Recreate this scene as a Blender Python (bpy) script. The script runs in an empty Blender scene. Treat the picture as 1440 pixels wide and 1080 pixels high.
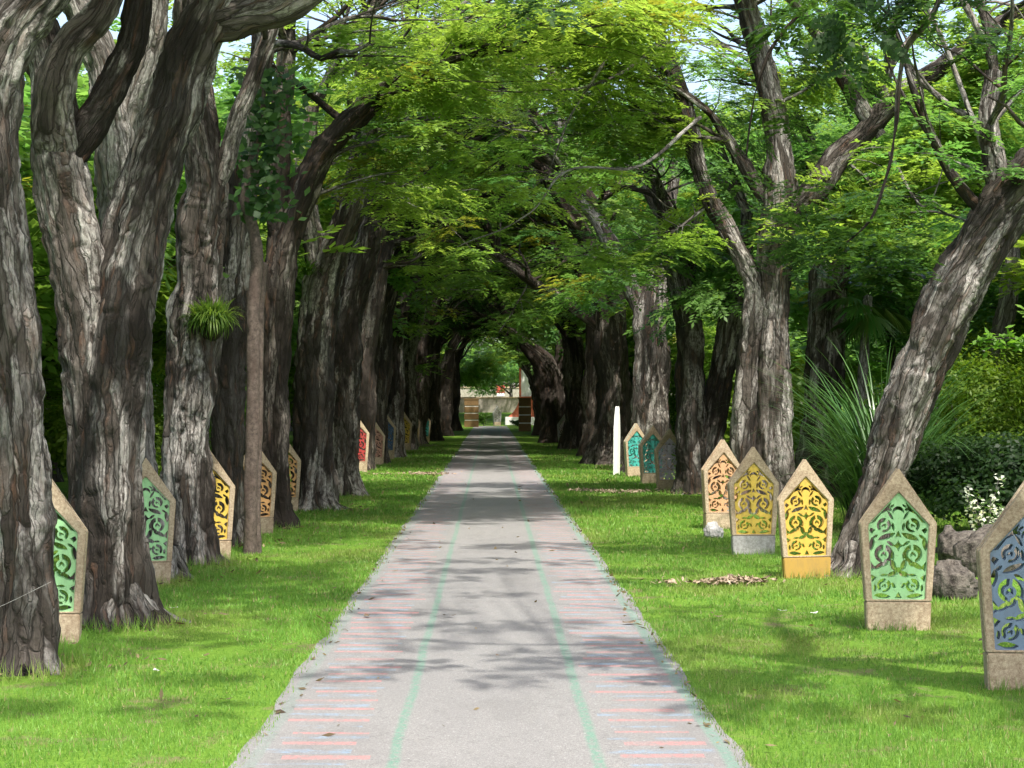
import bpy, bmesh, math, random
import numpy as np
from mathutils import Vector, Matrix

# ------------------------------------------------------------------ camera, sky, sun, exposure
S = bpy.context.scene
COL = S.collection
FPX, VX, VY, CAMH = 2600.0, 690.0, 567.0, 1.7      # focal length and vanishing point (1440 px wide frame)
cam_d = bpy.data.cameras.new("camera"); cam = bpy.data.objects.new("camera", cam_d); COL.objects.link(cam)
cam_d.sensor_width = 36.0; cam_d.lens = 36.0 * FPX / 1440.0
cam_d.shift_x = 30.0 / 1440.0; cam_d.shift_y = 27.0 / 1440.0
cam_d.clip_start = 0.1; cam_d.clip_end = 5000
cam.location = (0, 0, CAMH); cam.rotation_euler = (math.radians(90), 0, 0)
S.camera = cam

SUN_VEC = Vector((0.17, -0.46, 0.87)).normalized()
SUN_EL = math.asin(SUN_VEC.z); SUN_AZ = math.atan2(SUN_VEC.x, SUN_VEC.y)
world = bpy.data.worlds.new("World"); S.world = world; world.use_nodes = True
wn = world.node_tree.nodes; wl = world.node_tree.links
sky = wn.new("ShaderNodeTexSky"); sky.sky_type = 'NISHITA'; sky.sun_disc = False
sky.sun_elevation = SUN_EL; sky.sun_rotation = SUN_AZ; sky.dust_density = 4.0; sky.ozone_density = 0.6
bg = wn["Background"]; bg.inputs[1].default_value = 0.15
wl.new(sky.outputs[0], bg.inputs[0])
sun_d = bpy.data.lights.new("sun", 'SUN'); sun = bpy.data.objects.new("sun", sun_d); COL.objects.link(sun)
sun_d.energy = 2.7; sun_d.angle = math.radians(0.9); sun_d.color = (1.0, 0.955, 0.88)
sun.rotation_euler = SUN_VEC.to_track_quat('Z', 'Y').to_euler(); sun.location = (20, -20, 60)

S.view_settings.view_transform = 'Standard'; S.view_settings.look = 'None'
S.view_settings.exposure = 1.47; S.view_settings.gamma = 1.0
S.cycles.max_bounces = 7; S.cycles.diffuse_bounces = 4; S.cycles.glossy_bounces = 2
S.cycles.transmission_bounces = 5; S.cycles.transparent_max_bounces = 4
S.cycles.use_denoising = True

# ------------------------------------------------------------------ helpers
def P(px, py, Y):
    return np.array([(px - VX) / FPX * Y, Y, CAMH - (py - VY) / FPX * Y])
def gx(px, Y): return (px - VX) / FPX * Y
def ydepth(py): return CAMH * FPX / (py - VY)

_rt = np.random.RandomState(7).rand(65536).astype(np.float64)
def vnoise(p, seed=0):
    """value noise in -1..1 for an (n,3) array"""
    p = np.asarray(p, float); i = np.floor(p).astype(np.int64); f = p - i
    u = f * f * (3 - 2 * f); r = 0
    for dx in (0, 1):
        for dy in (0, 1):
            for dz in (0, 1):
                h = ((i[:, 0] + dx) * 73856093) ^ ((i[:, 1] + dy) * 19349663) ^ ((i[:, 2] + dz) * 83492791) ^ (seed * 2654435)
                h = (h ^ (h >> 13)) * 1274126177
                w = (u[:, 0] if dx else 1 - u[:, 0]) * (u[:, 1] if dy else 1 - u[:, 1]) * (u[:, 2] if dz else 1 - u[:, 2])
                r = r + w * _rt[(h ^ (h >> 16)) & 65535]
    return r * 2 - 1
def fbm(p, seed=0, o=3):
    r = 0; a = 1; s = 0
    for k in range(o):
        r = r + a * vnoise(p * 2.0 ** k, seed + k); s += a; a *= .5
    return r / s

def np_mesh(name, verts, quads=None, tris=None, attrs=None, smooth=False):
    me = bpy.data.meshes.new(name)
    verts = np.ascontiguousarray(verts, dtype=np.float32)
    me.vertices.add(len(verts)); me.vertices.foreach_set("co", verts.ravel())
    idx = []; starts = []; n = 0
    for arr, k in ((quads, 4), (tris, 3)):
        if arr is not None and len(arr):
            arr = np.asarray(arr, dtype=np.int32)
            idx.append(arr.ravel()); starts.append(n + np.arange(len(arr), dtype=np.int32) * k); n += arr.size
    idx = np.concatenate(idx); starts = np.concatenate(starts).astype(np.int32)
    me.loops.add(len(idx)); me.loops.foreach_set("vertex_index", idx.astype(np.int32))
    me.polygons.add(len(starts)); me.polygons.foreach_set("loop_start", starts)
    if smooth: me.polygons.foreach_set("use_smooth", np.ones(len(starts), dtype=bool))
    for an, (typ, data) in (attrs or {}).items():
        a = me.attributes.new(an, typ, 'POINT')
        a.data.foreach_set("color" if typ == 'FLOAT_COLOR' else "vector", np.ascontiguousarray(data, dtype=np.float32).ravel())
    me.update(calc_edges=True); me.validate()
    return me

def link(name, me, mat=None, parent=None, loc=None):
    o = bpy.data.objects.new(name, me); COL.objects.link(o)
    if mat is not None:
        me.materials.clear(); me.materials.append(mat)
    if parent is not None: o.parent = parent
    if loc is not None: o.location = loc
    return o
def tag(o, label=None, cat=None, group=None, kind=None):
    if label: o["label"] = label
    if cat: o["category"] = cat
    if group: o["group"] = group
    if kind: o["kind"] = kind
    return o
def thing(name, label, cat, loc=(0, 0, 0), rz=0.0, group=None):
    o = bpy.data.objects.new(name, None); COL.objects.link(o)
    o.location = [float(v) for v in loc]; o.rotation_euler = (0, 0, rz); o.empty_display_size = .1
    return tag(o, label, cat, group)

def bm_obj(name, bm, mat, parent=None, loc=None, smooth=False):
    me = bpy.data.meshes.new(name); bm.normal_update(); bm.to_mesh(me); bm.free()
    if smooth:
        for p in me.polygons: p.use_smooth = True
    return link(name, me, mat, parent, loc)
def bm_box(bm, x0, x1, y0, y1, z0, z1, bev=0.0):
    r = bmesh.ops.create_cube(bm, size=1.0)
    for v in r['verts']:
        v.co = ((x0 + x1) / 2 + v.co.x * (x1 - x0), (y0 + y1) / 2 + v.co.y * (y1 - y0), (z0 + z1) / 2 + v.co.z * (z1 - z0))
    if bev:
        es = list({e for v in r['verts'] for e in v.link_edges})
        bmesh.ops.bevel(bm, geom=es, offset=bev, segments=2, affect='EDGES')

# ------------------------------------------------------------------ materials
class NT:
    def __init__(s, name):
        s.m = bpy.data.materials.new(name); s.m.use_nodes = True
        s.t = s.m.node_tree; s.n = s.t.nodes; s.l = s.t.links
        s.b = s.n["Principled BSDF"]; s.out = s.n["Material Output"]
    def node(s, typ, **kw):
        nd = s.n.new(typ)
        for k, v in kw.items(): setattr(nd, k, v)
        return nd
    def set(s, sock, v):
        if hasattr(v, 'is_output'): s.l.new(v, sock)
        elif isinstance(v, (tuple, list)) and len(v) == 3 and sock.type == 'RGBA': sock.default_value = (*v, 1)
        else: sock.default_value = v
    def math(s, op, a, b=0.0, c=0.0, clamp=False):
        nd = s.node("ShaderNodeMath", operation=op, use_clamp=clamp)
        s.set(nd.inputs[0], a); s.set(nd.inputs[1], b); s.set(nd.inputs[2], c); return nd.outputs[0]
    def noise(s, vec, scale, detail=4, rough=.55, dist=0.0):
        nd = s.node("ShaderNodeTexNoise"); s.l.new(vec, nd.inputs['Vector'])
        nd.inputs['Scale'].default_value = scale; nd.inputs['Detail'].default_value = detail
        nd.inputs['Roughness'].default_value = rough; nd.inputs['Distortion'].default_value = dist
        return nd.outputs[0]
    def mapr(s, v, a, b, c=0.0, d=1.0):
        nd = s.node("ShaderNodeMapRange"); nd.clamp = True; s.set(nd.inputs[0], v)
        for i, q in enumerate((a, b, c, d)): nd.inputs[i + 1].default_value = q
        return nd.outputs[0]
    def mix(s, f, a, b, mode='MIX'):
        nd = s.node("ShaderNodeMix", data_type='RGBA', blend_type=mode)
        s.set(nd.inputs[0], f); s.set(nd.inputs[6], a); s.set(nd.inputs[7], b); return nd.outputs[2]
    def obj(s): return s.node("ShaderNodeTexCoord").outputs['Object']
    def pos(s): return s.node("ShaderNodeNewGeometry").outputs['Position']
    def attr(s, name, out='Vector'): return s.node("ShaderNodeAttribute", attribute_name=name).outputs[out]
    def scale(s, vec, sc):
        nd = s.node("ShaderNodeMapping"); s.l.new(vec, nd.inputs[0]); nd.inputs['Scale'].default_value = sc; return nd.outputs[0]
    def bump(s, h, dist=.01, st=1.0):
        nd = s.node("ShaderNodeBump"); nd.inputs['Strength'].default_value = st; nd.inputs['Distance'].default_value = dist
        s.l.new(h, nd.inputs['Height']); s.l.new(nd.outputs[0], s.b.inputs['Normal']); return nd
    def base(s, c, rough=.8, spec=.3):
        s.set(s.b.inputs['Base Color'], c); s.b.inputs['Roughness'].default_value = rough
        s.b.inputs['Specular IOR Level'].default_value = spec

def mat_bark(name, dark, mid, pale, pale_amt=.5, soot=.5):
    t = NT(name); co = t.attr("bark")
    oi = t.node("ShaderNodeObjectInfo").outputs['Random']
    off = t.node("ShaderNodeCombineXYZ"); t.l.new(t.math('MULTIPLY', oi, 37.0), off.inputs[0]); t.l.new(t.math('MULTIPLY', oi, 11.0), off.inputs[2])
    va = t.node("ShaderNodeVectorMath", operation='ADD'); t.l.new(co, va.inputs[0]); t.l.new(off.outputs[0], va.inputs[1]); co = va.outputs[0]
    wob = t.node("ShaderNodeTexNoise"); t.l.new(co, wob.inputs['Vector']); wob.inputs['Scale'].default_value = 7; wob.inputs['Detail'].default_value = 4
    sc_ = t.node("ShaderNodeVectorMath", operation='SCALE'); t.l.new(wob.outputs['Color'], sc_.inputs[0]); sc_.inputs['Scale'].default_value = .05
    vb = t.node("ShaderNodeVectorMath", operation='ADD'); t.l.new(co, vb.inputs[0]); t.l.new(sc_.outputs[0], vb.inputs[1]); cw = vb.outputs[0]
    st = t.scale(cw, (1, 1, .12)); st2 = t.scale(co, (1, 1, .42)); st3 = t.scale(co, (1, 1, .30))
    def vor(vec, sc, feat):
        v = t.node("ShaderNodeTexVoronoi", feature=feat); t.l.new(vec, v.inputs['Vector']); v.inputs['Scale'].default_value = sc; return v
    def plates(sc):
        bw = t.node("ShaderNodeSeparateColor"); t.l.new(vor(st, sc, 'F1').outputs['Color'], bw.inputs[0])
        return bw.outputs[0], bw.outputs[1], vor(st, sc, 'DISTANCE_TO_EDGE').outputs['Distance']
    a1, b1, e1 = plates(11.0); a2, b2, e2 = plates(27.0)
    n1 = t.noise(st2, 13, 6, .7, .3); n2 = t.noise(st2, 42, 4, .7); n3 = t.noise(st3, 2.1, 4, .6, .8); n4 = t.noise(st3, 1.5, 5, .65, .6)
    wid = t.mapr(t.math('ADD', t.math('MULTIPLY', n1, .5), t.math('MULTIPLY', n4, .5)), .36, .62, .003, .12)
    c1 = t.math('DIVIDE', e1, wid, clamp=True); c2 = t.math('MULTIPLY_ADD', t.math('DIVIDE', e2, t.math('MULTIPLY', wid, .8), clamp=True), .55, .45)
    crack = t.math('MULTIPLY', c1, c2)
    tone = t.math('ADD', t.math('MULTIPLY', a1, .35), t.math('ADD', t.math('MULTIPLY', a2, .30), t.math('MULTIPLY', n1, .5)))
    c = t.mix(t.mapr(tone, .28, .78), dark, mid)
    pl = t.math('MULTIPLY', t.mapr(t.math('ADD', n3, t.math('MULTIPLY', b1, .25)), .74 - pale_amt * .3, .88 - pale_amt * .3), t.mapr(t.math('ADD', n2, t.math('MULTIPLY', b2, .3)), .42, .72))
    c = t.mix(pl, c, pale)
    c = t.mix(t.math('MULTIPLY', t.mapr(n4, .615 - .1 * soot, .66 - .1 * soot), .88), c, (.014, .011, .009))
    red = t.math('MULTIPLY', t.math('GREATER_THAN', b2, .82), t.mapr(n1, .4, .6))
    c = t.mix(t.math('MULTIPLY', red, .5), c, (.15, .075, .042))
    moss = t.noise(co, 3.0, 5, .7); c = t.mix(t.mapr(moss, .66, .78, 0, .35), c, (.075, .095, .035))
    c = t.mix(t.math('MULTIPLY', t.math('SUBTRACT', 1.0, crack), .76), c, (.018, .014, .011))
    fib = t.noise(t.scale(co, (1, 1, .05)), 55, 5, .75); c = t.mix(t.mapr(fib, .36, .62, .5, 0), c, (.028, .022, .017))
    c = t.mix(t.mapr(n2, .35, .65, .35, 0), c, (.03, .024, .018))
    t.base(c, .9, .2)
    h = t.math('ADD', t.math('MULTIPLY', t.math('ADD', a1, t.math('MULTIPLY', a2, .6)), .42), t.math('ADD', t.math('MULTIPLY', n1, .55), t.math('ADD', t.math('MULTIPLY', n2, .28), t.math('ADD', t.math('MULTIPLY', fib, .45), t.math('MULTIPLY', crack, .36)))))
    t.bump(h, .04, 1.0)
    return t.m
BARK = mat_bark("bark_grey", (.030, .024, .019), (.135, .116, .099), (.47, .44, .40), .60, 1.1)
BARK_DARK = mat_bark("bark_dark", (.016, .012, .010), (.070, .055, .044), (.29, .255, .22), .38, 1.0)
BARK_PALE = mat_bark("bark_pale", (.09, .08, .07), (.24, .22, .20), (.46, .44, .41), .7, .1)

def mat_leaf(name, trans=.45, rough=.42, spec=.35):
    t = NT(name); c = t.attr("tint", 'Color')
    t.base(c, rough, spec)
    tr = t.node("ShaderNodeBsdfTranslucent")
    tc = t.mix(1.0, c, (1.4, 1.35, .85), 'MULTIPLY'); t.l.new(tc, tr.inputs[0])
    mx = t.node("ShaderNodeMixShader"); mx.inputs[0].default_value = trans
    t.l.new(t.b.outputs[0], mx.inputs[1]); t.l.new(tr.outputs[0], mx.inputs[2]); t.l.new(mx.outputs[0], t.out.inputs[0])
    return t.m
LEAF = mat_leaf("leaf", .56, .5, .3)
LEAF_SHINY = mat_leaf("leaf_shiny", .25, .33, .5)
GRASSBLADE = mat_leaf("grass_blade", .35, .5, .3)

def mat_ground():
    t = NT("lawn"); p = t.pos()
    n1 = t.noise(p, .7, 5, .6); n2 = t.noise(p, 16, 5, .7); n3 = t.noise(t.scale(p, (1, .5, 1)), 60, 3, .7)
    c = t.mix(t.mapr(n1, .35, .65), (.09, .19, .018), (.15, .26, .03))
    c = t.mix(t.mapr(n2, .3, .7, 0, .6), c, (.05, .12, .01))
    c = t.mix(t.mapr(n3, .45, .75, 0, .45), c, (.20, .30, .06))
    n4 = t.noise(p, 1.9, 5, .7, .3)
    c = t.mix(t.mapr(n4, .54, .66, 0, .8), c, (.17, .135, .08))
    t.base(c, .95, .1)
    t.bump(t.math('ADD', n2, n3), .03, .8)
    return t.m
def mat_path():
    t = NT("asphalt"); p = t.pos()
    sx = t.node("ShaderNodeSeparateXYZ"); t.l.new(p, sx.inputs[0]); X, Y = sx.outputs[0], sx.outputs[1]
    g = t.noise(p, 160, 3, .8); g2 = t.noise(p, 55, 4, .7); big = t.noise(t.scale(p, (1, .25, 1)), 1.4, 5, .6)
    c = t.mix(t.mapr(g, .35, .68), (.120, .117, .112), (.300, .292, .280))
    c = t.mix(t.mapr(g2, .58, .72, 0, .7), c, (.46, .45, .44))
    c = t.mix(t.mapr(big, .4, .7, 0, .35), c, (.15, .145, .145))
    st_ = t.noise(t.scale(p, (1, .5, 1)), .9, 6, .7, .5); c = t.mix(t.mapr(st_, .52, .66, 0, .4), c, (.12, .115, .11))
    ck = t.math('ABSOLUTE', t.math('SUBTRACT', t.noise(p, 1.6, 6, .6, .4), .5)); c = t.mix(t.mapr(ck, .0, .006, .35, 0), c, (.06, .058, .055))
    wear = t.noise(p, 26, 5, .75); wob = t.noise(t.scale(p, (1, .6, 1)), 1.2, 3, .6)
    wobx = t.math('MULTIPLY', t.math('SUBTRACT', wob, .5), .05)
    Xw = t.math('ADD', X, wobx)
    wm = t.mapr(wear, .36, .56)
    def band(x0, hw):
        d = t.math('ABSOLUTE', t.math('SUBTRACT', Xw, x0))
        return t.mapr(d, hw, hw + .02, 1, 0)
    lines = t.math('MAXIMUM', band(-.46, .016), band(.51, .018))
    edge = t.math('MULTIPLY', t.math('MAXIMUM', band(1.13, .022), t.math('MULTIPLY', band(-1.13, .02), .4)), .75)
    # transverse dashes of worn red and blue paint at the two sides
    def dashes(off, period, seed, lo, hi):
        yj = t.node('ShaderNodeCombineXYZ'); t.l.new(t.math('MULTIPLY', Y, 1.0), yj.inputs[1]); t.l.new(t.math('SIGN', X), yj.inputs[0])
        yy = t.math('ADD', t.math('ADD', Y, wobx), t.math('MULTIPLY', t.noise(yj.outputs[0], 1.7 + seed * .1, 2, .6), .30))
        fr = t.math('FRACT', t.math('ADD', t.math('DIVIDE', yy, period), off))
        m = t.mapr(t.math('ABSOLUTE', t.math('SUBTRACT', fr, .5)), .085, .13, 1, 0)
        row = t.math('FLOOR', t.math('ADD', t.math('DIVIDE', yy, period), off))
        wn_ = t.node("ShaderNodeTexWhiteNoise", noise_dimensions='2D')
        cb = t.node("ShaderNodeCombineXYZ"); t.l.new(row, cb.inputs[0]); t.l.new(t.math('ADD', t.math('SIGN', X), seed), cb.inputs[1]); t.l.new(cb.outputs[0], wn_.inputs[0])
        r = wn_.outputs[0]
        a = t.math('ABSOLUTE', X)
        e0 = t.math('ADD', .56, t.math('MULTIPLY', r, .12)); e1 = t.math('SUBTRACT', 1.12, t.math('MULTIPLY', t.math('FRACT', t.math('MULTIPLY', r, 7.3)), .12))
        m = t.math('MULTIPLY', m, t.math('MULTIPLY', t.math('GREATER_THAN', a, e0), t.math('LESS_THAN', a, e1)))
        return t.math('MULTIPLY', m, t.mapr(t.noise(t.scale(p, (.6, 1, 1)), 3.1 + seed, 3, .6), lo, hi))
    red = dashes(0.0, .34, 1.0, .30, .50); blue = dashes(.5, .34, 5.0, .42, .58)
    c = t.mix(t.math('MULTIPLY', t.math('MULTIPLY', red, wm), .50), c, (.50, .17, .16))
    c = t.mix(t.math('MULTIPLY', t.math('MULTIPLY', blue, wm), .42), c, (.17, .31, .46))
    c = t.mix(t.math('MULTIPLY', t.math('MULTIPLY', edge, wm), .6), c, (.08, .26, .17))
    c = t.mix(t.math('MULTIPLY', t.math('MULTIPLY', lines, t.mapr(wear, .38, .56)), .6), c, (.075, .23, .15))
    t.base(c, .9, .25); t.bump(t.math('ADD', g, t.math('MULTIPLY', g2, .8)), .006, .8)
    return t.m
def mat_rough(name, c1, c2, sc=40, stain=None, rough=.9, bump=.004, lo=.38, hi=.62):
    t = NT(name); p = t.obj()
    n = t.noise(p, sc, 5, .7); n2 = t.noise(t.scale(p, (1, 1, .45)), 5.0, 6, .7, .4); n3 = t.noise(p, sc * 3.5, 2, .8)
    c = t.mix(t.mapr(n, lo, hi), c1, c2)
    c = t.mix(t.mapr(n3, .55, .72, 0, .5), c, tuple(min(1, v * 1.5) for v in c2))
    if stain: c = t.mix(t.mapr(n2, .5, .68, 0, .7), c, stain)
    t.base(c, rough, .3); t.bump(t.math('ADD', n, t.math('MULTIPLY', n3, .5)), bump, .9)
    return t.m
def mat_paint(name, c, dirt=(.12, .10, .07)):
    t = NT(name); p = t.obj()
    n = t.noise(t.scale(p, (1, 1, .3)), 16, 6, .7); n2 = t.noise(p, 48, 5, .75)
    cc = t.mix(t.mapr(n, .46, .66, 0, .6), c, tuple(a * .55 + b * .45 for a, b in zip(c, dirt)))
    cc = t.mix(t.mapr(n2, .60, .68, 0, .7), cc, dirt)
    t.base(cc, .6, .35); t.bump(n2, .002, .6); return t.m

LAWN = mat_ground(); PATH = mat_path()
CONC = mat_rough("pebble_concrete", (.27, .20, .13), (.47, .38, .265), 55, (.17, .11, .065))
CONC_GREY = mat_rough("grey_concrete", (.25, .24, .225), (.40, .39, .37), 30, (.16, .15, .13))
STONE = mat_rough("boulder_stone", (.022, .018, .015), (.12, .105, .088), 14, (.15, .135, .11), .95, .02)
WHITEP = mat_paint("white_paint", (.78, .77, .74), (.35, .34, .32))
PAINTS = {k: mat_paint(k + "_paint", v) for k, v in dict(
    green=(.31, .57, .27), yellow=(.62, .43, .07), ochre=(.53, .35, .055), orange=(.50, .27, .10), peach=(.50, .29, .15), blue=(.16, .225, .31),
    teal=(.05, .36, .32), lilac=(.42, .37, .46), red=(.33, .03, .03), lime=(.24, .40, .08), navy=(.05, .11, .22), pink=(.45, .24, .18), grey=(.26, .25, .23)).items()}
OCHRE_BASE = mat_paint("ochre_base", (.38, .235, .05))
DRYLEAF = mat_rough("dry_litter", (.16, .105, .06), (.36, .29, .21), 30, (.10, .065, .04))
RUST = mat_rough("brown_stem", (.045, .033, .026), (.115, .088, .07), 26, (.06, .038, .03), .7, .003)

# ------------------------------------------------------------------ ground and path
def build_ground():
    xs = np.concatenate([[-500, -200, -80, -40, -20], np.linspace(-10, 10, 11), [20, 40, 80, 200, 500]])
    ys = np.concatenate([[-60, -20, 0], np.arange(6, 136, 10), np.arange(140, 220, 6), [240, 300, 500, 900, 1800]])
    gxx, gyy = np.meshgrid(xs, ys); z = np.where(gyy > 146, np.clip((gyy - 146) / 50, 0, 1) * 1.35, 0.0)
    v = np.stack([gxx.ravel(), gyy.ravel(), z.ravel()], 1); nx, ny = len(xs), len(ys)
    i = np.arange(nx * ny).reshape(ny, nx)
    q = np.stack([i[:-1, :-1].ravel(), i[:-1, 1:].ravel(), i[1:, 1:].ravel(), i[1:, :-1].ravel()], 1)
    tag(link("lawn", np_mesh("lawn", v, q, smooth=True), LAWN), kind="structure")
    ys = np.concatenate([np.arange(-4, 30, .05), np.arange(30, 60, .15), np.arange(60, 138, .5)]); n = len(ys)
    one = np.zeros(n)
    def edge(s):
        return s * (1.215 + .018 * vnoise(np.stack([ys * 1.1, one + s, one], 1), 3) + .012 * vnoise(np.stack([ys * 4, one + s, one], 1), 5))
    L, R = edge(-1), edge(1)
    v = np.concatenate([np.stack([L, ys, one + .004], 1), np.stack([R, ys, one + .004], 1)])
    i = np.arange(n - 1)
    tag(link("path", np_mesh("path", v, np.stack([i, i + n, i + n + 1, i + 1], 1)), PATH), kind="structure")
build_ground()

# ------------------------------------------------------------------ tubes (trunks, limbs)
def resample(ctrl, rad, step):
    ctrl = np.asarray(ctrl, float); rad = np.asarray(rad, float)
    n = len(ctrl)
    if n == 2: ctrl = np.array([ctrl[0], ctrl.mean(0), ctrl[1]]); rad = np.array([rad[0], rad.mean(), rad[1]]); n = 3
    ext = np.vstack([2 * ctrl[0] - ctrl[1], ctrl, 2 * ctrl[-1] - ctrl[-2]])
    er = np.concatenate([[rad[0]], rad, [rad[-1]]])
    out = []; ro = []
    for k in range(n - 1):
        p0, p1, p2, p3 = ext[k:k + 4]; r0, r1, r2, r3 = er[k:k + 4]
        m = max(2, int(np.linalg.norm(p2 - p1) / step) + 1)
        t = np.linspace(0, 1, m, endpoint=(k == n - 2))[:, None]
        out.append(.5 * (2 * p1 + (p2 - p0) * t + (2 * p0 - 5 * p1 + 4 * p2 - p3) * t ** 2 + (3 * p1 - p0 - 3 * p2 + p3) * t ** 3))
        tt = t[:, 0]; s = tt * tt * (3 - 2 * tt); ro.append(r1 * (1 - s) + r2 * s)
    return np.vstack(out), np.concatenate(ro)

class Tubes:
    def __init__(s): s.v = []; s.q = []; s.b = []; s.n = 0
    def add(s, ctrl, rad, seg=8, step=.3, rough=0.0, root=False, seed=0, cap=True):
        pts, r = resample(ctrl, rad, step); m = len(pts)
        tan = np.gradient(pts, axis=0); tan /= np.linalg.norm(tan, axis=1)[:, None] + 1e-9
        a = np.cross(tan[0], [0, 1, 0]); 
        if np.linalg.norm(a) < .2: a = np.cross(tan[0], [1, 0, 0])
        U = np.zeros_like(pts); u = a / np.linalg.norm(a)
        for k in range(m):
            u = u - tan[k] * np.dot(u, tan[k]); u = u / (np.linalg.norm(u) + 1e-9); U[k] = u
        W = np.cross(tan, U)
        th = np.arange(seg) * 2 * math.pi / seg
        ln = np.concatenate([[0], np.cumsum(np.linalg.norm(np.diff(pts, axis=0), axis=1))])
        rm = max(.02, float(np.median(r)))
        cx = np.cos(th)[None, :].repeat(m, 0); sy = np.sin(th)[None, :].repeat(m, 0); lz = ln[:, None].repeat(seg, 1)
        bark = np.stack([cx * rm, sy * rm, lz], 2).reshape(-1, 3) + np.array([seed * 3.71, seed * 1.37, seed * 5.13])
        R = r[:, None].repeat(seg, 1)
        if rough > 0:
            lump = fbm(bark * np.array([2.2, 2.2, 1.2]) + 7, seed, 3).reshape(m, seg)
            flut = fbm(bark * np.array([6, 6, .55]) + 3, seed + 11, 2).reshape(m, seg)
            fur = np.abs(fbm(bark * np.array([15, 15, 2.2]), seed + 5, 3)).reshape(m, seg)
            fine = vnoise(bark * np.array([48, 48, 14]), seed + 9).reshape(m, seg)
            plate = np.tanh(7 * fbm(bark * np.array([11, 11, 3.2]) + 1.5 * vnoise(bark * 5.0, seed + 2)[:, None], seed + 21, 2)).reshape(m, seg)
            ridge = np.abs(vnoise(bark * np.array([26, 26, 5]), seed + 15)).reshape(m, seg)
            R = R * (1 + rough * (.40 * lump + .34 * flut)) + rough * (np.minimum(.16 * rm + .016, .075) * (fur - .2) + .008 * fine + .016 * (ridge - .3) + min(.013, .05 * rm) * plate)
            if root:
                k = np.exp(-ln / .22)[:, None]
                lob = .5 + .5 * np.cos(th[None, :] * 5 + seed + 1.2 * np.sin(th[None, :] * 2 + seed))
                R = R * (1 + k * (.04 + .34 * lob))
        V = pts[:, None, :] + R[:, :, None] * (cx[:, :, None] * U[:, None, :] + sy[:, :, None] * W[:, None, :])
        i = np.arange(m * seg).reshape(m, seg) + s.n; j = np.roll(i, -1, 1)
        s.q.append(np.stack([i[:-1], j[:-1], j[1:], i[1:]], 2).reshape(-1, 4))
        s.v.append(V.reshape(-1, 3)); s.b.append(bark); s.n += m * seg
        if cap:
            c = pts[-1] + tan[-1] * r[-1] * .6
            s.v.append(c[None].repeat(seg, 0)); s.b.append(bark[-seg:]); e = np.arange(seg) + s.n; last = i[-1]
            s.q.append(np.stack([last, np.roll(last, -1), np.roll(e, -1), e], 1)); s.n += seg
    def build(s, name, mat, parent=None):
        v = np.vstack(s.v); o = link(name, np_mesh(name, v, np.vstack(s.q), attrs={"bark": ('FLOAT_VECTOR', np.vstack(s.b))}, smooth=True), mat, parent)
        return o

# ------------------------------------------------------------------ foliage
def frond(rng, L=.30, pairs=7, pl=.115, pw=.044, droop=.25):
    """a compound leaf: pinnae in pairs along a drooping stalk, each one diamond face"""
    out = []
    def diamond(b, d, n, l, w):
        d = d / np.linalg.norm(d); s = np.cross(n, d); s /= np.linalg.norm(s)
        out.append([b, b + d * l * .45 + s * w * .5, b + d * l, b + d * l * .45 - s * w * .5])
    for k in range(pairs):
        t = (k + .6) / pairs; b = np.array([L * t, 0, -droop * L * t * t])
        sz = pl * (1.0 - .55 * abs(t - .45)) * rng.uniform(.85, 1.12)
        for sgn in (-1, 1):
            a = math.radians(rng.uniform(52, 70)); d = np.array([math.cos(a), sgn * math.sin(a), rng.uniform(-.35, .12)])
            n = np.array([rng.uniform(-.35, .35), rng.uniform(-.35, .35), 1.0]); diamond(b, d, n, sz, pw * rng.uniform(.85, 1.2))
    diamond(np.array([L, 0, -droop * L]), np.array([1, 0, -.4]), np.array([0, .1, 1.]), pl, pw)
    return np.array(out)          # (n,4,3)
def rotz(a):
    c, s = math.cos(a), math.sin(a); return np.array([[c, -s, 0], [s, c, 0], [0, 0, 1.]])
def roty(a):
    c, s = math.cos(a), math.sin(a); return np.array([[c, 0, s], [0, 1, 0], [-s, 0, c]])
def make_pad(seed, n=26, R=.66, pairs=7, pl=.115, pw=.044, thick=.07):
    rng = np.random.RandomState(seed); out = []
    for k in range(n):
        az = rng.uniform(0, 2 * math.pi); rr = R * math.sqrt(rng.uniform(.02, 1)) * .62
        f = frond(rng, rng.uniform(.24, .36), pairs, pl, pw, rng.uniform(.1, .45)) @ roty(rng.uniform(-.30, .25)).T
        f = f @ rotz(az + rng.normal(0, .5)).T
        out.append(f + np.array([math.cos(az) * rr, math.sin(az) * rr * .8, rng.normal(0, thick) - .12 * (rr / R) ** 2]))
    return np.concatenate(out)
PADS = [make_pad(100 + k) for k in range(8)]
PADS_FAR = [make_pad(200 + k, 20, .66, 4, .15, .075) for k in range(6)]
PADS_NEAR = [make_pad(300 + k, 22, .5, 7, .10, .052, .1) for k in range(5)]

def crown_mesh(name, pads, rng, tints, templates, size=(.8, 1.35), tilt=.22):
    """pads: list of (x,y,z); one mesh of leaf faces"""
    V = []; C = []
    for p in pads:
        T = templates[rng.randint(len(templates))]; s = rng.uniform(*size)
        M = rotz(rng.uniform(0, 6.283)) @ roty(rng.normal(0, tilt)) * s
        q = T @ M.T + np.asarray(p)[None, None, :]
        k = rng.rand(); base = np.array(tints[0]) * (1 - k) + np.array(tints[1]) * k
        if rng.rand() < .03: base = np.array((.20, .22, .03))
        f = (1 + rng.normal(0, .16, len(q)))[:, None].clip(.6, 1.5)
        col = np.concatenate([base[None] * f, np.ones((len(q), 1))], 1)
        V.append(q.reshape(-1, 3)); C.append(np.repeat(col, 4, 0))
    V = np.vstack(V); C = np.vstack(C)
    return np_mesh(name, V, np.arange(len(V)).reshape(-1, 4), attrs={"tint": ('FLOAT_COLOR', C)})

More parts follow.
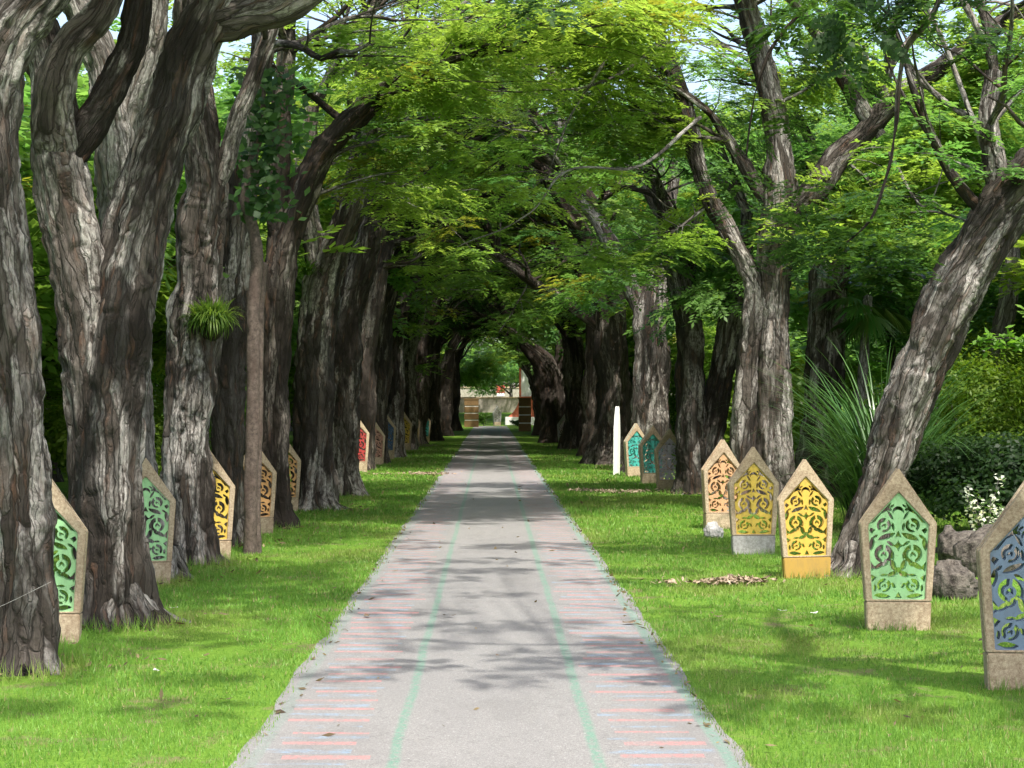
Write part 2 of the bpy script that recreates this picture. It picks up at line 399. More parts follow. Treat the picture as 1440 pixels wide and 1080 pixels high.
T_YEL = ((.155, .275, .045), (.245, .345, .06))
T_MID = ((.105, .215, .042), (.18, .28, .052))
T_GRN = ((.095, .225, .055), (.15, .28, .068))
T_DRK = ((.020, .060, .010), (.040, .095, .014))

def zmin_rule(p):
    y = p[1]; ax = abs(p[0])
    if y < 21: return 2.35 + .235 * max(y, 8)
    lo = (5.5 if y < 36 else 4.75) if ax < 3.2 else (4.0 if ax < 6 else 2.8)
    return lo
def grow(tb, pads, start, d, L, r, lvl, rng, seed, maxlvl=3, pathward=0.0, elev=.3, rule=zmin_rule, kids=None):
    n = max(4, int(L / .28)); p = np.array(start, float); d = np.array(d, float); d /= np.linalg.norm(d); pts = [p.copy()]; ds = [d.copy()]
    tgt = (elev, elev * .45, .08, 0.0)[min(3, lvl - 1)]
    for k in range(n):
        d = d + rng.normal(0, .15 if lvl > 1 else .11, 3) + np.array([pathward * .04, 0, (tgt - d[2]) * .10])
        q = p + d / np.linalg.norm(d) * L / n
        if q[2] < rule(q) + .15: d[2] = max(d[2], 0) + .22
        d /= np.linalg.norm(d); p = p + d * L / n; pts.append(p.copy()); ds.append(d.copy())
    m = len(pts); rad = np.linspace(r, max(r * (.38 if lvl < maxlvl else .25), .004), m)
    tb.add(np.array(pts), rad, seg=(10, 7, 5, 4)[min(3, lvl - 1)], step=(.15, .25, .4, .6)[min(3, lvl - 1)], rough=.6 if lvl == 1 else 0, seed=seed + lvl)
    if lvl < maxlvl:
        nk = kids[lvl - 1] if kids else (5, 5, 4)[lvl - 1]
        for c in range(nk):
            t = .28 + .72 * (c + rng.uniform(.2, .9)) / nk if c < nk - 1 else 1.0
            i = min(m - 1, int(t * (m - 1))); dd = ds[i]
            a = math.radians(rng.uniform(28, 68)) * (1 if (c + seed) % 2 else -1) * (1 if c < nk - 1 else .3)
            nd = rotz(a) @ dd; nd[2] = nd[2] * .55 + rng.uniform(-.06, .20)
            grow(tb, pads, pts[i], nd, L * rng.uniform(.48, .70), rad[i] * rng.uniform(.5, .68), lvl + 1, rng, seed + c * 3 + 1, maxlvl, pathward, elev, rule, kids)
    else:
        for t in (1.0, .55):
            if t == 1.0 or rng.rand() < .75:
                i = int(t * (m - 1)); q = pts[i] + rng.normal(0, .12, 3) * np.array([1, 1, .4])
                if q[2] > rule(q): pads.append(q)

def px_limb(rows, Y):
    pts = []; rad = []
    for row in rows:
        y = Y + (row[3] if len(row) > 3 else 0)
        pts.append(P(row[0], row[1], y)); rad.append(row[2] / FPX * Y)
    pts[0][2] = min(pts[0][2], -0.06) if abs(pts[0][2]) < .35 else pts[0][2]
    return np.array(pts), np.array(rad)

def keep_pad(p, rng):
    """crown gaps shaped so sun reaches path and lawns; fewer leaves on top"""
    g = np.asarray(p) - np.array(SUN_VEC) * (p[2] / SUN_VEC.z); x, y = g[0], g[1]  # ground point the pad shades; pads are dropped by it to shape the light
    k = 1.0
    if y < 24:
        if -1.5 < x < 1.5: k = .30 if (11.2 < y < 13.4 or 19.5 < y < 22.2) else .05
        elif x >= 1.5: k = .10
        elif x > -2.9: k = .2
        else: k = .6
    elif y < 60:
        band = vnoise(np.array([[y * .32, 3.3, 1.7]]), 8)[0]
        k = (.11 if band > -.1 else .32) if -3 < x < 3.2 else .42
    else: k = .42
    if y >= 46 and p[2] > 8: k *= .45
    if y < 46:
        if p[2] > 7.2: k *= .45
        if p[2] > 8.6: k *= .5
    return rng.rand() < k
TREES = {}
def avenue_tree(key, label, Y, trunks, limbs=(), tints=T_MID, bark=None, seed=1, ends=3, elev=.32, Lend=3.2, templates=None, group="old trees lining the path", side=2, kids=None, boughs=(), rule=zmin_rule, padsize=(.8, 1.35)):
    """trunks/limbs: rows of (px, py, r_px[, dY]); crowns grow on from the limb ends"""
    rng = np.random.RandomState(seed * 17 + 5); bark = bark or BARK
    b0 = P(trunks[0][0][0], trunks[0][0][1], Y); base = Vector((b0[0], Y, 0))
    root = thing("avenue_tree", label, "tree", base, 0, group)
    pads = []; near = Y < 31
    sgn = -1 if base.x > 0 else 1
    if Y < 18.2: sgn *= -.8
    pieces = []
    tb = Tubes()
    for k, rows in enumerate(trunks):
        pts, rad = px_limb(rows, Y); rm = np.median(rad)
        seg = 88 if Y < 23 else (56 if Y < 38 else 28); st = .022 if Y < 23 else (.04 if Y < 38 else .1)
        rad = rad * ((.90 if Y < 27 else 1.0) if base.x < 0 else (.84 if Y < 20 else .92 if Y < 34 else 1.05)); tb.add(pts, rad, seg, st, 1.0, True, seed * 7 + k)
        if Y < 40:
            rr = rad[min(2, len(rad) - 1)]; c0 = pts[0]
            for q in range(6):
                a = q * 1.05 + rng.uniform(-.35, .35); d_ = np.array([math.cos(a), math.sin(a), 0]); l_ = rr * rng.uniform(1.5, 2.4); sd_ = np.array([-d_[1], d_[0], 0]) * rng.uniform(-.12, .12)
                z0 = np.array([c0[0], c0[1], 0])
                tb.add([z0 + d_ * rr * .45 + np.array([0, 0, .30]), z0 + d_ * rr * 1.02 + np.array([0, 0, .09]), z0 + d_ * l_ * .8 + sd_ + np.array([0, 0, .012]), z0 + d_ * l_ * 1.1 + sd_ * 2 + np.array([0, 0, -.05])], [rr * .36, rr * .26, rr * .13, .015], 16, .05, .8, False, seed + q)
        pieces.append((tb, pts, rad))
    ltb = []
    for k, rows in enumerate(limbs):
        lb = Tubes(); pts, rad = px_limb(rows, Y); rad[0] *= .55; rad = rad * .95
        lb.add(pts, rad, 48 if Y < 23 else (30 if Y < 38 else 16), .03 if Y < 23 else (.06 if Y < 38 else .15), .9, False, seed * 7 + 31 + k)
        pieces.append((lb, pts, rad)); ltb.append(lb)
    kids = kids or ((4, 4, 3) if near else (4, 4, 3))
    for k, (tbk, pts, rad) in enumerate(pieces):
        d = pts[-1] - pts[-2]; d /= np.linalg.norm(d)
        for e in range(ends):
            a = math.radians(rng.uniform(-75, 75)) if e else rng.uniform(-.3, .3)
            nd = rotz(a) @ d; nd[2] = max(.12, nd[2] * .6 + rng.uniform(-.05, .25)); nd[0] += sgn * .25
            grow(tbk, pads, pts[-1], nd, Lend * rng.uniform(.75, 1.15), rad[-1] * (.8 if e == 0 else .6), 1, rng, seed + 50 * k + e, 3, sgn, elev, rule, kids)
        if Y > 38:
            for e in range(3):
                nd = np.array([sgn * rng.uniform(-.1, .5), rng.uniform(-.4, .4), 1.1])
                grow(tbk, pads, pts[-1], nd, rng.uniform(4.5, 7.0), rad[-1] * .8, 1, rng, seed + 70 * k + e, 3, sgn * .6, 1.0, rule, (5, 4, 3))
        for e in range(side):
            i = int(len(pts) * rng.uniform(.72, .92)); i = min(i, len(pts) - 2)
            if pts[i][2] < 3.0: continue
            a = rng.uniform(0, 6.28); nd = np.array([math.cos(a) + sgn * .35, math.sin(a), .45])
            grow(tbk, pads, pts[i], nd, Lend * .7, min(rad[i] * .4, .07), 2, rng, seed + 90 * k + e, 3, sgn, elev, rule, kids)
    o = tb.build("trunk", bark, root)
    o.location = -base
    for lb in ltb:
        o = lb.build("limb", bark, root); o.location = -base
    pads = [p for p in pads if keep_pad(p, rng)]
    for rows, npad in boughs:
        bt = Tubes(); pts = np.array([P(r_[0], r_[1], Y + (r_[2] if len(r_) > 2 else 0)) for r_ in rows]); pc, _ = resample(pts, np.ones(len(pts)), .08)
        pc = pc + np.stack([.05 * vnoise(pc * 2.3, 3), .10 * vnoise(pc * 2.0, 4), .06 * vnoise(pc * 2.6, 5)], 1) * np.linspace(0, 1, len(pc))[:, None]
        bt.add(pc[::3], np.linspace(.032, .006, len(pc[::3])), 6, .1, .2, False, seed)
        for k in range(npad):
            i = int(len(pc) * rng.uniform(.25, 1.0)); i = min(i, len(pc) - 1)
            q = pc[i] + np.array([rng.normal(0, .38), rng.normal(0, .7), rng.normal(.0, .20)]); pads.append(q)
            m_ = (pc[max(0, i - 6)] + q) / 2 + np.array([0, 0, .08]); bt.add([pc[max(0, i - 6)], m_, q], [.009, .007, .004], 4, .2)
        o = bt.build("bough", BARK_PALE, root); o.location = -base
    if pads:
        me = crown_mesh("crown", pads, rng, tints, templates or (PADS if Y < 48 else PADS_FAR), padsize)
        o = link("crown", me, LEAF, root); o.location = -base
    TREES[key] = root
    return root, len(pads)

NP = {}
def T(key, *a, **k):
    r, n = avenue_tree(key, *a, **k); NP[key] = n; return r

# ---- left row, near to far
T('L1', "thick grey trunk nearest on the left, cut by the photo edge, holding a wire", 11.8,
  [[(24, 950, 66), (28, 900, 52), (30, 800, 45), (28, 650, 43), (18, 480, 39), (0, 330, 38), (-12, 200, 40), (-6, 110, 44), (22, 40, 42), (70, -20, 34), (120, -90, 28)]],
  [[(-10, 230, 36), (-50, 100, 34), (-95, -60, 28)]], T_MID, seed=1, ends=3, side=0, Lend=3.4)
T('L2', "big twin-stemmed tree with a V fork and a pale burl, second on the left", 14.2,
  [[(170, 888, 70), (166, 840, 58), (162, 760, 52), (160, 650, 50), (165, 520, 48), (178, 400, 46), (200, 300, 43), (224, 220, 41), (246, 160, 45), (262, 100, 41), (285, 40, 40), (320, -20, 36), (380, -90, 28)],
   [(142, 880, 42, .15), (132, 760, 38, .1), (128, 620, 36), (122, 480, 40), (108, 380, 44), (90, 300, 44), (78, 230, 46), (76, 170, 40), (66, 90, 32), (40, 20, 28), (10, -50, 24)]],
  [[(282, 48, 36), (330, 26, 31), (395, 6, 27), (470, -40, 22)],
   [(82, 265, 34, .1), (78, 200, 34, -.05), (76, 130, 29, -.2), (98, 66, 25, -.25), (138, 22, 23, -.25), (170, -40, 19, -.2)],
   [(92, 232, 32, -.05), (128, 168, 27), (160, 112, 24), (184, 60, 22), (195, 0, 21), (205, -60, 19)]], T_MID, seed=2, ends=2, side=0, Lend=3.2)
T('L2b', "pale grey trunk half hidden behind the twin-stemmed tree, beside the second green panel", 17.9,
  [[(232, 838, 40), (217, 800, 33), (207, 720, 28), (195, 600, 28), (185, 480, 30), (175, 350, 34), (165, 250, 34), (160, 180, 30), (145, 90, 26), (115, 20, 22), (90, -40, 20)]],
  [[(166, 232, 24), (195, 130, 18), (214, 60, 17), (222, -30, 14)]], T_MID, bark=BARK_PALE, seed=3, ends=2, side=0, Lend=3.0)
T('L3', "tree with a swollen burl carrying a fern, behind the yellow panel on the left", 19.5,
  [[(268, 800, 52), (268, 775, 39), (266, 700, 35), (266, 600, 37), (270, 520, 40), (272, 450, 49), (278, 395, 39), (283, 330, 38), (292, 260, 34), (282, 190, 28), (268, 90, 24), (262, -20, 20)]],
  [[(306, 262, 20), (318, 225, 14), (336, 160, 14), (355, 110, 13), (374, 60, 12), (388, 28, 9)]], T_MID, seed=4, ends=2, side=1, Lend=2.8)
T('L4', "grey trunk standing behind the brown climber stem on the left", 22.3,
  [[(326, 768, 36), (322, 730, 27), (320, 640, 25), (318, 540, 25), (322, 440, 27), (330, 360, 27), (337, 280, 24), (348, 180, 20), (366, 80, 18), (382, -20, 16)]],
  [], T_MID, seed=5, ends=3, side=2, Lend=3.0)
T('L5', "dark trunk with a black limb reaching right, beside the orange panel on the left", 25.2,
  [[(388, 746, 32), (387, 700, 25), (386, 600, 24), (388, 500, 25), (395, 400, 27), (405, 330, 27), (424, 280, 24), (450, 226, 20), (490, 176, 17), (540, 130, 13), (600, 92, 8)]],
  [[(398, 380, 20), (388, 280, 18), (392, 180, 16), (402, 80, 14), (408, -20, 12)]], T_YEL, bark=BARK_DARK, boughs=[([(490, 176), (540, 120), (620, 80), (700, 60)], 10), ([(450, 226), (520, 200), (600, 190), (680, 215)], 9), ([(424, 280), (480, 262), (560, 240)], 5)], seed=6, ends=3, side=3, Lend=2.6)
T('L6', "broad grey trunk on the left, at the orange scroll panel nearly hidden by bark", 29.6,
  [[(440, 720, 40), (440, 690, 31), (442, 600, 28), (444, 500, 28), (450, 420, 27), (465, 360, 24), (485, 310, 20), (504, 250, 18), (514, 180, 16), (520, 100, 12), (518, 20, 10)]],
  [[(452, 410, 18), (440, 330, 16), (430, 250, 14), (440, 150, 10)]], T_YEL, boughs=[([(504, 250, 1), (580, 262, 3), (680, 270, 5)], 6), ([(514, 180), (600, 140), (700, 130)], 9)], seed=7, ends=3, side=3, Lend=2.8)
T('L7', "slimmer pale trunk between the broad grey trunk and the red panel", 34.0,
  [[(479, 700, 28), (480, 650, 21), (484, 560, 20), (488, 480, 20), (498, 420, 19), (512, 360, 17), (525, 300, 15), (535, 260, 13), (545, 200, 10), (550, 120, 8)]],
  [[(492, 450, 12), (484, 380, 11), (486, 300, 9), (500, 220, 7)]], T_YEL, bark=BARK, boughs=[([(535, 260), (600, 300), (660, 310)], 6), ([(550, 120), (640, 60), (760, 30)], 9)], seed=8, ends=3, side=3, Lend=2.8)
T('L8', "dark leaning trunk just behind the red panel on the left", 47.0,
  [[(506, 678, 26), (507, 640, 20), (508, 560, 19), (512, 480, 18), (525, 400, 15), (540, 340, 12), (555, 270, 8)]],
  [[(513, 470, 12), (508, 390, 10), (512, 310, 8)]], T_YEL, bark=BARK_DARK, seed=9, side=3, Lend=3.0)
T('L9', "dark trunk beside the small blue panel on the left", 51.5,
  [[(530, 664, 24), (531, 630, 17), (532, 560, 16), (536, 480, 15), (550, 400, 12), (570, 340, 8)]],
  [[(538, 470, 9), (530, 400, 8), (536, 330, 6)]], T_MID, bark=BARK_DARK, seed=10, side=3, Lend=3.2)
T('L10', "grey trunk by the yellowish panels far along the left row", 58.0,
  [[(552, 650, 20), (553, 620, 15), (555, 560, 14), (558, 470, 13), (572, 400, 10), (590, 350, 7)]],
  [[(558, 480, 8), (550, 420, 7), (552, 360, 5)]], T_MID, boughs=[([(590, 350), (600, 420), (590, 480)], 8)], seed=11, side=3, Lend=3.4)
T('L11', "brown trunk with a torn rusty scar far along the left row", 67.0,
  [[(570, 640, 18), (571, 610, 13), (572, 560, 12), (575, 480, 11), (590, 410, 8)]],
  [[(576, 470, 7), (568, 410, 6)]], T_MID, seed=12, side=3, Lend=3.6)
T('L12', "dark trunk by the little teal panel at the far left", 76.0,
  [[(588, 630, 16), (588, 600, 12), (590, 540, 11), (598, 470, 9), (615, 420, 6)]], [], T_MID, bark=BARK_DARK, seed=13, side=3, Lend=4.0)
T('L13', "black trunk, first of the pair closing the far left of the tunnel", 84.0,
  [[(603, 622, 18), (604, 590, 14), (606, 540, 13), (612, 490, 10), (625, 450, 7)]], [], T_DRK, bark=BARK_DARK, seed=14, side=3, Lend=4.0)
T('L14', "black trunk, second of the pair closing the far left of the tunnel", 96.0,
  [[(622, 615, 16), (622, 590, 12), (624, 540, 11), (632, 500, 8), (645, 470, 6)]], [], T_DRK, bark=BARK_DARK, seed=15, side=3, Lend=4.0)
T('L15', "last trunk of the left row, beside the left gate pillar", 114.0,
  [[(636, 608, 12), (637, 585, 9), (640, 545, 8), (640, 510, 7), (655, 480, 4)]], [], T_MID, bark=BARK_DARK, seed=16, side=3, Lend=4.2)
# ---- right row
T('R1', "tree leaning strongly to the right with a black scar, behind the ochre panel", 18.3,
  [[(1205, 822, 56), (1214, 790, 47), (1230, 720, 42), (1256, 640, 42), (1287, 540, 44), (1320, 450, 45), (1354, 380, 45), (1398, 310, 45), (1452, 250, 40), (1525, 185, 34)]],
  [[(1400, 310, 22), (1398, 240, 18), (1390, 180, 14), (1398, 100, 10)]], T_GRN, boughs=[([(1398, 250), (1330, 222, .5), (1270, 195, 1.0)], 4), ([(1390, 180), (1440, 120), (1480, 90)], 5), ([(1400, 330), (1330, 300, .9), (1260, 296, 1.5)], 3), ([(1398, 240), (1250, -60), (950, -125), (720, -140)], 17)], padsize=(.6, 1.0), seed=21, ends=3, side=2, Lend=2.8)  # last bough is added above view to shade a band of path
T('R2', "tall forked tree with a dark limb curving left, behind the yellow panel on the right", 28.6,
  [[(1086, 724, 42), (1085, 680, 30), (1085, 600, 26), (1087, 500, 26), (1090, 400, 27), (1095, 330, 28), (1098, 270, 26), (1092, 200, 20), (1080, 130, 16), (1066, 70, 15), (1050, 10, 14), (1040, -40, 12)],
   [(1042, 724, 34), (1045, 660, 20), (1050, 560, 19), (1056, 470, 19), (1060, 410, 18), (1046, 370, 17), (1022, 325, 16), (1000, 285, 15), (982, 230, 14), (972, 180, 14), (950, 110, 11), (925, 50, 9), (900, 10, 7)]],
  [[(1102, 315, 24), (1142, 272, 22), (1180, 220, 22), (1215, 188, 18), (1272, 132, 16), (1330, 90, 14), (1400, 40, 12), (1450, 10, 10)],
   [(1240, 190, 15), (1215, 155, 12), (1185, 105, 11), (1150, 50, 10), (1115, 0, 9), (1090, -35, 8)],
   [(1078, 290, 12), (1052, 242, 10), (1026, 200, 8), (1000, 160, 6)]], T_YEL, boughs=[([(972, 180), (900, 160), (820, 190), (740, 180)], 10), ([(950, 110), (860, 70), (780, 100)], 10), ([(925, 50), (850, 20), (760, 30)], 9), ([(1000, 285), (940, 330), (890, 360)], 12), ([(1180, 220), (1240, 262), (1300, 250)], 14), ([(1272, 132), (1330, 170), (1400, 180)], 14), ([(1330, 90), (1390, 100), (1450, 80)], 12), ([(1142, 272), (1190, 330), (1230, 345)], 10), ([(1085, 150), (1140, 120), (1200, 60)], 9), ([(985, 165, -1), (900, 232, -2), (800, 240, -2.5), (740, 305, -3), (640, 350, -3)], 3), ([(910, 30, -1), (850, 90, -2), (790, 190, -2.5), (765, 262, -3)], 3), ([(930, 60, -1), (860, 110, -2), (760, 130, -2), (640, 118, -2)], 4), ([(1250, 215, -1), (1300, 290, -2), (1330, 230, -2.5)], 2)], seed=22, ends=3, side=3, Lend=2.5)
T('R3', "straight grey-brown trunk to the right of the tall forked tree", 33.5,
  [[(1150, 702, 36), (1150, 660, 29), (1154, 560, 28), (1160, 470, 27), (1165, 400, 26), (1180, 330, 22), (1200, 260, 18), (1230, 180, 14)]],
  [[(1168, 380, 16), (1150, 300, 13), (1140, 200, 10)]], T_GRN, boughs=[([(1180, 330), (1250, 380), (1310, 400)], 10), ([(1230, 180), (1300, 230), (1380, 260)], 12), ([(1180, 330), (1130, 210), (1060, 130), (1000, 90)], 13), ([(1230, 180), (1200, 90), (1150, 20)], 10)], seed=23, ends=3, side=3, Lend=2.6)
T('R4', "slanting brown trunk behind the peach panel on the right", 35.0,
  [[(984, 696, 28), (990, 660, 22), (1003, 580, 19), (1018, 510, 17), (1030, 450, 15), (1045, 380, 12), (1050, 300, 8)]], [], T_GRN, boughs=[([(1045, 380), (990, 350), (930, 330)], 11), ([(1030, 450), (1000, 420), (960, 410)], 8)], seed=24, side=3, Lend=2.4)
T('R5', "dark trunk with a pale stripe, right beside the lilac panel", 34.8,
  [[(976, 692, 26), (974, 650, 21), (973, 560, 20), (970, 480, 19), (962, 420, 16), (945, 350, 13), (930, 280, 10), (905, 220, 7)]],
  [[(966, 430, 11), (975, 350, 9), (990, 270, 7)]], T_GRN, boughs=[([(945, 350), (900, 380), (860, 400)], 10)], seed=25, side=3, Lend=2.6)
T('R6', "broad brown trunk behind the two teal panels", 45.5,
  [[(913, 668, 30), (915, 620, 24), (915, 540, 24), (915, 450, 22), (925, 380, 14), (940, 320, 10)]],
  [[(908, 460, 16), (882, 390, 13), (850, 325, 11), (815, 280, 9), (790, 240, 8)]], T_GRN, seed=26, side=3, Lend=2.8)
T('R7', "wide black trunk with three limbs arching over the path, left of the white slab", 51.0,
  [[(862, 656, 30), (864, 600, 24), (864, 520, 22), (860, 440, 20), (845, 380, 13), (815, 320, 11), (785, 280, 10), (765, 235, 8)]],
  [[(866, 450, 15), (862, 370, 12), (835, 290, 10), (805, 245, 8)],
   [(852, 470, 11), (800, 430, 9), (745, 395, 7), (700, 360, 5)]], T_MID, bark=BARK_DARK, boughs=[([(700, 360), (640, 340), (590, 330)], 10), ([(745, 395), (720, 440), (700, 470)], 7)], seed=27, side=3, Lend=2.8)
T('R8', "dark trunk by the lime panel, right row", 59.0,
  [[(836, 643, 20), (836, 610, 15), (837, 560, 15), (838, 500, 14), (832, 430, 11), (815, 380, 8)]],
  [[(838, 490, 8), (846, 430, 7), (850, 370, 5)]], T_MID, bark=BARK_DARK, seed=28, side=3, Lend=3.2)
T('R9', "dark brown trunk by the small grey panel, far along the right row", 68.0,
  [[(808, 634, 18), (808, 590, 13), (807, 540, 13), (805, 480, 11), (790, 430, 8)]], [], T_MID, bark=BARK_DARK, boughs=[([(790, 430), (750, 450), (720, 470)], 8)], seed=29, side=3, Lend=3.8)
T('R10', "black trunk bending left over the end of the path", 80.0,
  [[(782, 622, 24), (780, 590, 19), (775, 545, 18), (762, 512, 14), (738, 485, 9), (715, 465, 6)]],
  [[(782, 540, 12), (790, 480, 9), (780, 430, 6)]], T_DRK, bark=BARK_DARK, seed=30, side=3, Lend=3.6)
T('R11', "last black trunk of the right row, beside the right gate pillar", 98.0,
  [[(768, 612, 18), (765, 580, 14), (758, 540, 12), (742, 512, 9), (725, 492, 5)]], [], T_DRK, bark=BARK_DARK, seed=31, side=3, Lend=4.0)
print("pads", NP, sum(NP.values()))

# ---- near tree out of frame on the right whose branch hangs into the picture
def near_right_tree():
    Y = 9.0; rng = np.random.RandomState(77)
    root = thing("avenue_tree", "near tree whose dark leafy branch hangs into the top right corner", "tree", (3.7, Y, 0), 0, "old trees lining the path")
    b = Vector((3.7, Y, 0)); tb = Tubes()
    tb.add([(3.7, 9, -.06), (3.72, 9, .6), (3.8, 9.1, 1.8), (3.75, 9.1, 3.2), (3.4, 9.2, 4.6), (3.0, 9.4, 5.6)], [.42, .32, .29, .27, .25, .18], 40, .05, 1, True, 77)
    pads = []
    for a in range(3): grow(tb, pads, (3.0, 9.4, 5.5), (math.cos(a * 1.0 - 1.0), math.sin(a * 1.0 - 1.0), .4), 2.8, .12, 1, rng, 70 + a, 3, .6, .3, zmin_rule, (4, 4, 3))
    tb.add([(3.0, 9.4, 5.5), (2.2, 9.7, 6.1), (1.2, 9.6, 6.5), (.2, 10.0, 6.7)], [.07, .045, .03, .01], 8, .1, .3, False, 7)  # bough added out of view to carry the shade-casting pads
    high = [np.array([rng.uniform(-1.6, 3.6), rng.choice([6.7, 7.9, 9.0, 9.6, 10.7, 11.6, 13.0, 14.1, 15.2, 16.4]) + rng.normal(0, .12), rng.normal(6.6, .10)]) for k in range(52)]  # unseen leaf pads added overhead in rows to cast shade bands on the path
    for q in high: tb.add([(q[0] + .35, 9.6, 6.4), ((q[0] * 2 + .3) / 2, (q[1] + 9.6) / 2, 6.55), q], [.012, .009, .004], 4, .3)
    pads = [p for p in pads if p[0] > 4.2 and rng.rand() < .3]
    o = tb.build("trunk", BARK, root); o.location = -b
    def hang(rows, Yb, r):
        pts = np.array([P(x, y, Yb) for x, y in rows]); t = Tubes()
        t.add(pts, np.linspace(r, r * .3, len(pts)), 8, .04, .5, False, 5); o = t.build("limb", BARK_DARK, root); o.location = -b
    hang([(1420, -160), (1345, -60), (1312, 20), (1275, 66), (1264, 120), (1258, 190), (1242, 265), (1222, 312), (1180, 350)], 9.6, .017)
    hang([(1345, -60), (1250, -40), (1150, 0), (1090, 60), (1060, 140), (1050, 220)], 10.4, .014)
    lp = []
    for (x, y, n, sx, sy, Yb) in ((1230, 15, 5, 45, 16, 9.6), (1345, 20, 5, 45, 18, 9.4), (1065, 90, 5, 45, 40, 10.6), (1085, 225, 5, 45, 50, 10.6), (1160, 350, 5, 50, 20, 9.9), (1225, 335, 3, 40, 20, 9.7), (775, 2, 2, 20, 5, 10.0)):
        for k in range(n):
            q = P(x + rng.normal(0, sx), y + rng.normal(0, sy), Yb + rng.normal(0, .2)); lp.append(q)
    o = link("crown", crown_mesh("crown", pads, rng, T_MID, PADS, (.8, 1.3)), LEAF, root); o.location = -b
    o = link("crown", crown_mesh("crown", high, rng, T_MID, PADS, (.42, .72), .1), LEAF, root); o.location = -b  # added crown of the unseen pads that shade the path
    o = link("spray", crown_mesh("spray", lp, rng, ((.022, .055, .012), (.05, .11, .018)), PADS_NEAR, (.34, .58), .45), LEAF, root); o.location = -b  # shade on the hanging spray is put into its dark leaf tint
near_right_tree()

# ------------------------------------------------------------------ shrubs and background plants
def leaf_quads(centers, normals, rng, l, w):
    n = len(centers); d = rng.normal(0, 1, (n, 3)); nn = normals + rng.normal(0, .45, (n, 3)); nn /= np.linalg.norm(nn, axis=1)[:, None]
    d -= nn * (d * nn).sum(1)[:, None]; d /= np.linalg.norm(d, axis=1)[:, None]; s = np.cross(nn, d)
    L = (l * rng.uniform(.7, 1.3, n))[:, None]; W = (w * rng.uniform(.7, 1.3, n))[:, None]
    return np.stack([centers - d * L * .5, centers + s * W * .5, centers + d * L * .5, centers - s * W * .5], 1).reshape(-1, 3)
def leaf_mesh(name, V, rng, tints, n):
    k = rng.rand(n)[:, None]; c = np.array(tints[0])[None] * (1 - k) + np.array(tints[1])[None] * k
    C = np.repeat(np.concatenate([c, np.ones((n, 1))], 1), 4, 0)
    return np_mesh(name, V, np.arange(len(V)).reshape(-1, 4), attrs={"tint": ('FLOAT_COLOR', C)})
def clump_points(rng, lobes, n):
    """leaf positions spread through several uneven lobes"""
    vol = np.array([a * b * c for (_, _, _, a, b, c) in lobes]) ** .67; pr = vol / vol.sum()
    out = []; nor = []
    for (x, y, z, a, b, c), m in zip(lobes, (pr * n).astype(int)):
        d = rng.normal(0, 1, (m, 3)); d /= np.linalg.norm(d, axis=1)[:, None]
        r = rng.uniform(.35, 1, m) ** .4 * (1 + .3 * vnoise(d * 2.6 + x * 3 + z, int(abs(x) * 7) % 50) + .16 * vnoise(d * 6 + z, 3))
        out.append(np.array([x, y, z]) + d * r[:, None] * np.array([a, b, c])); nor.append(d + np.array([0, 0, .6]))
    return np.vstack(out), np.vstack(nor)
def shrub(name, label, cat, x, Y, w, h, tints, seed, n=9000, leaf=(.09, .045), z0=0.0, group=None, mat=None, nl=9, stems=5, depth=None):
    rng = np.random.RandomState(seed); root = thing(name, label, cat, (x, Y, 0), 0, group)
    dp = depth or w * .8
    lobes = []
    for k in range(nl):
        zc = z0 + (h - z0) * rng.uniform(.25, .82); s = rng.uniform(.28, .48)
        lobes.append((rng.uniform(-.5, .5) * w * .72, rng.uniform(-.5, .5) * dp * .7, zc, w * s * .62, dp * s * .62, (h - z0) * s * .58))
    c, nr = clump_points(rng, lobes, n); c[:, 2] = np.abs(c[:, 2] - .02) + .02
    link("foliage", leaf_mesh("foliage", leaf_quads(c, nr, rng, *leaf), rng, tints, len(c)), mat or LEAF, root)
    tb = Tubes()
    for k in range(stems):
        lx, ly, lz = lobes[k % nl][:3]
        tb.add([(lx * .15, ly * .15, -.05), (lx * .4, ly * .4, lz * .5), (lx, ly, lz)], [.02 + .006 * h, .015 + .004 * h, .008], 6, .2, .3, False, seed + k)
    tb.build("stem", BARK, root)
    return root
BG = {}
def bg_tree(label, x, Y, h, seed, tints, spread=3.2, kids=(4, 4, 3), nb=6, lean=0.0, bark=None, group="background trees behind the rows", proto=None, zlow=1.6, name="background_tree"):
    if proto is not None:
        src = BG[proto]; o = src.copy(); COL.objects.link(o); o.location = (x, Y, 0); o.rotation_euler = (0, 0, seed * 1.7); o["label"] = label
        s = h / src["h"]; o.scale = (s, s, s)
        for ch in src.children:
            c = ch.copy(); COL.objects.link(c); c.parent = o
        return o
    rng = np.random.RandomState(seed); root = thing(name, label, "tree", (x, Y, 0), 0, group); root["h"] = h
    tb = Tubes(); pads = []
    f = h * .38
    tb.add([(0, 0, -.1), (0, 0, .5), (lean * .5, 0, f * .6), (lean, 0, f)], [.24, .17, .15, .13], 20, .15, .8, True, seed)
    for k in range(nb):
        a = k * 6.3 / nb + rng.uniform(-.3, .3)
        grow(tb, pads, (lean, 0, f * rng.uniform(.55, 1.0)), (math.cos(a), math.sin(a), rng.uniform(.15, 1.0)), spread * rng.uniform(.75, 1.1), .09, 1, rng, seed + k, 3, 0, .35, lambda p: zlow, kids)
    tb.build("trunk", bark or BARK, root)
    link("crown", crown_mesh("crown", pads, rng, tints, PADS_FAR, (1.0, 1.7), .35), LEAF, root)
    BG[seed] = root
    return root
bg_tree("leafy green tree standing behind the left trunks", -8.5, 24, 7.5, 401, T_MID)
bg_tree("bright green tree behind the plants on the right", 10.5, 37, 8.0, 402, T_GRN)
bg_tree("yellowish tree far behind the left row", -9.5, 40, 8.5, 403, T_YEL)
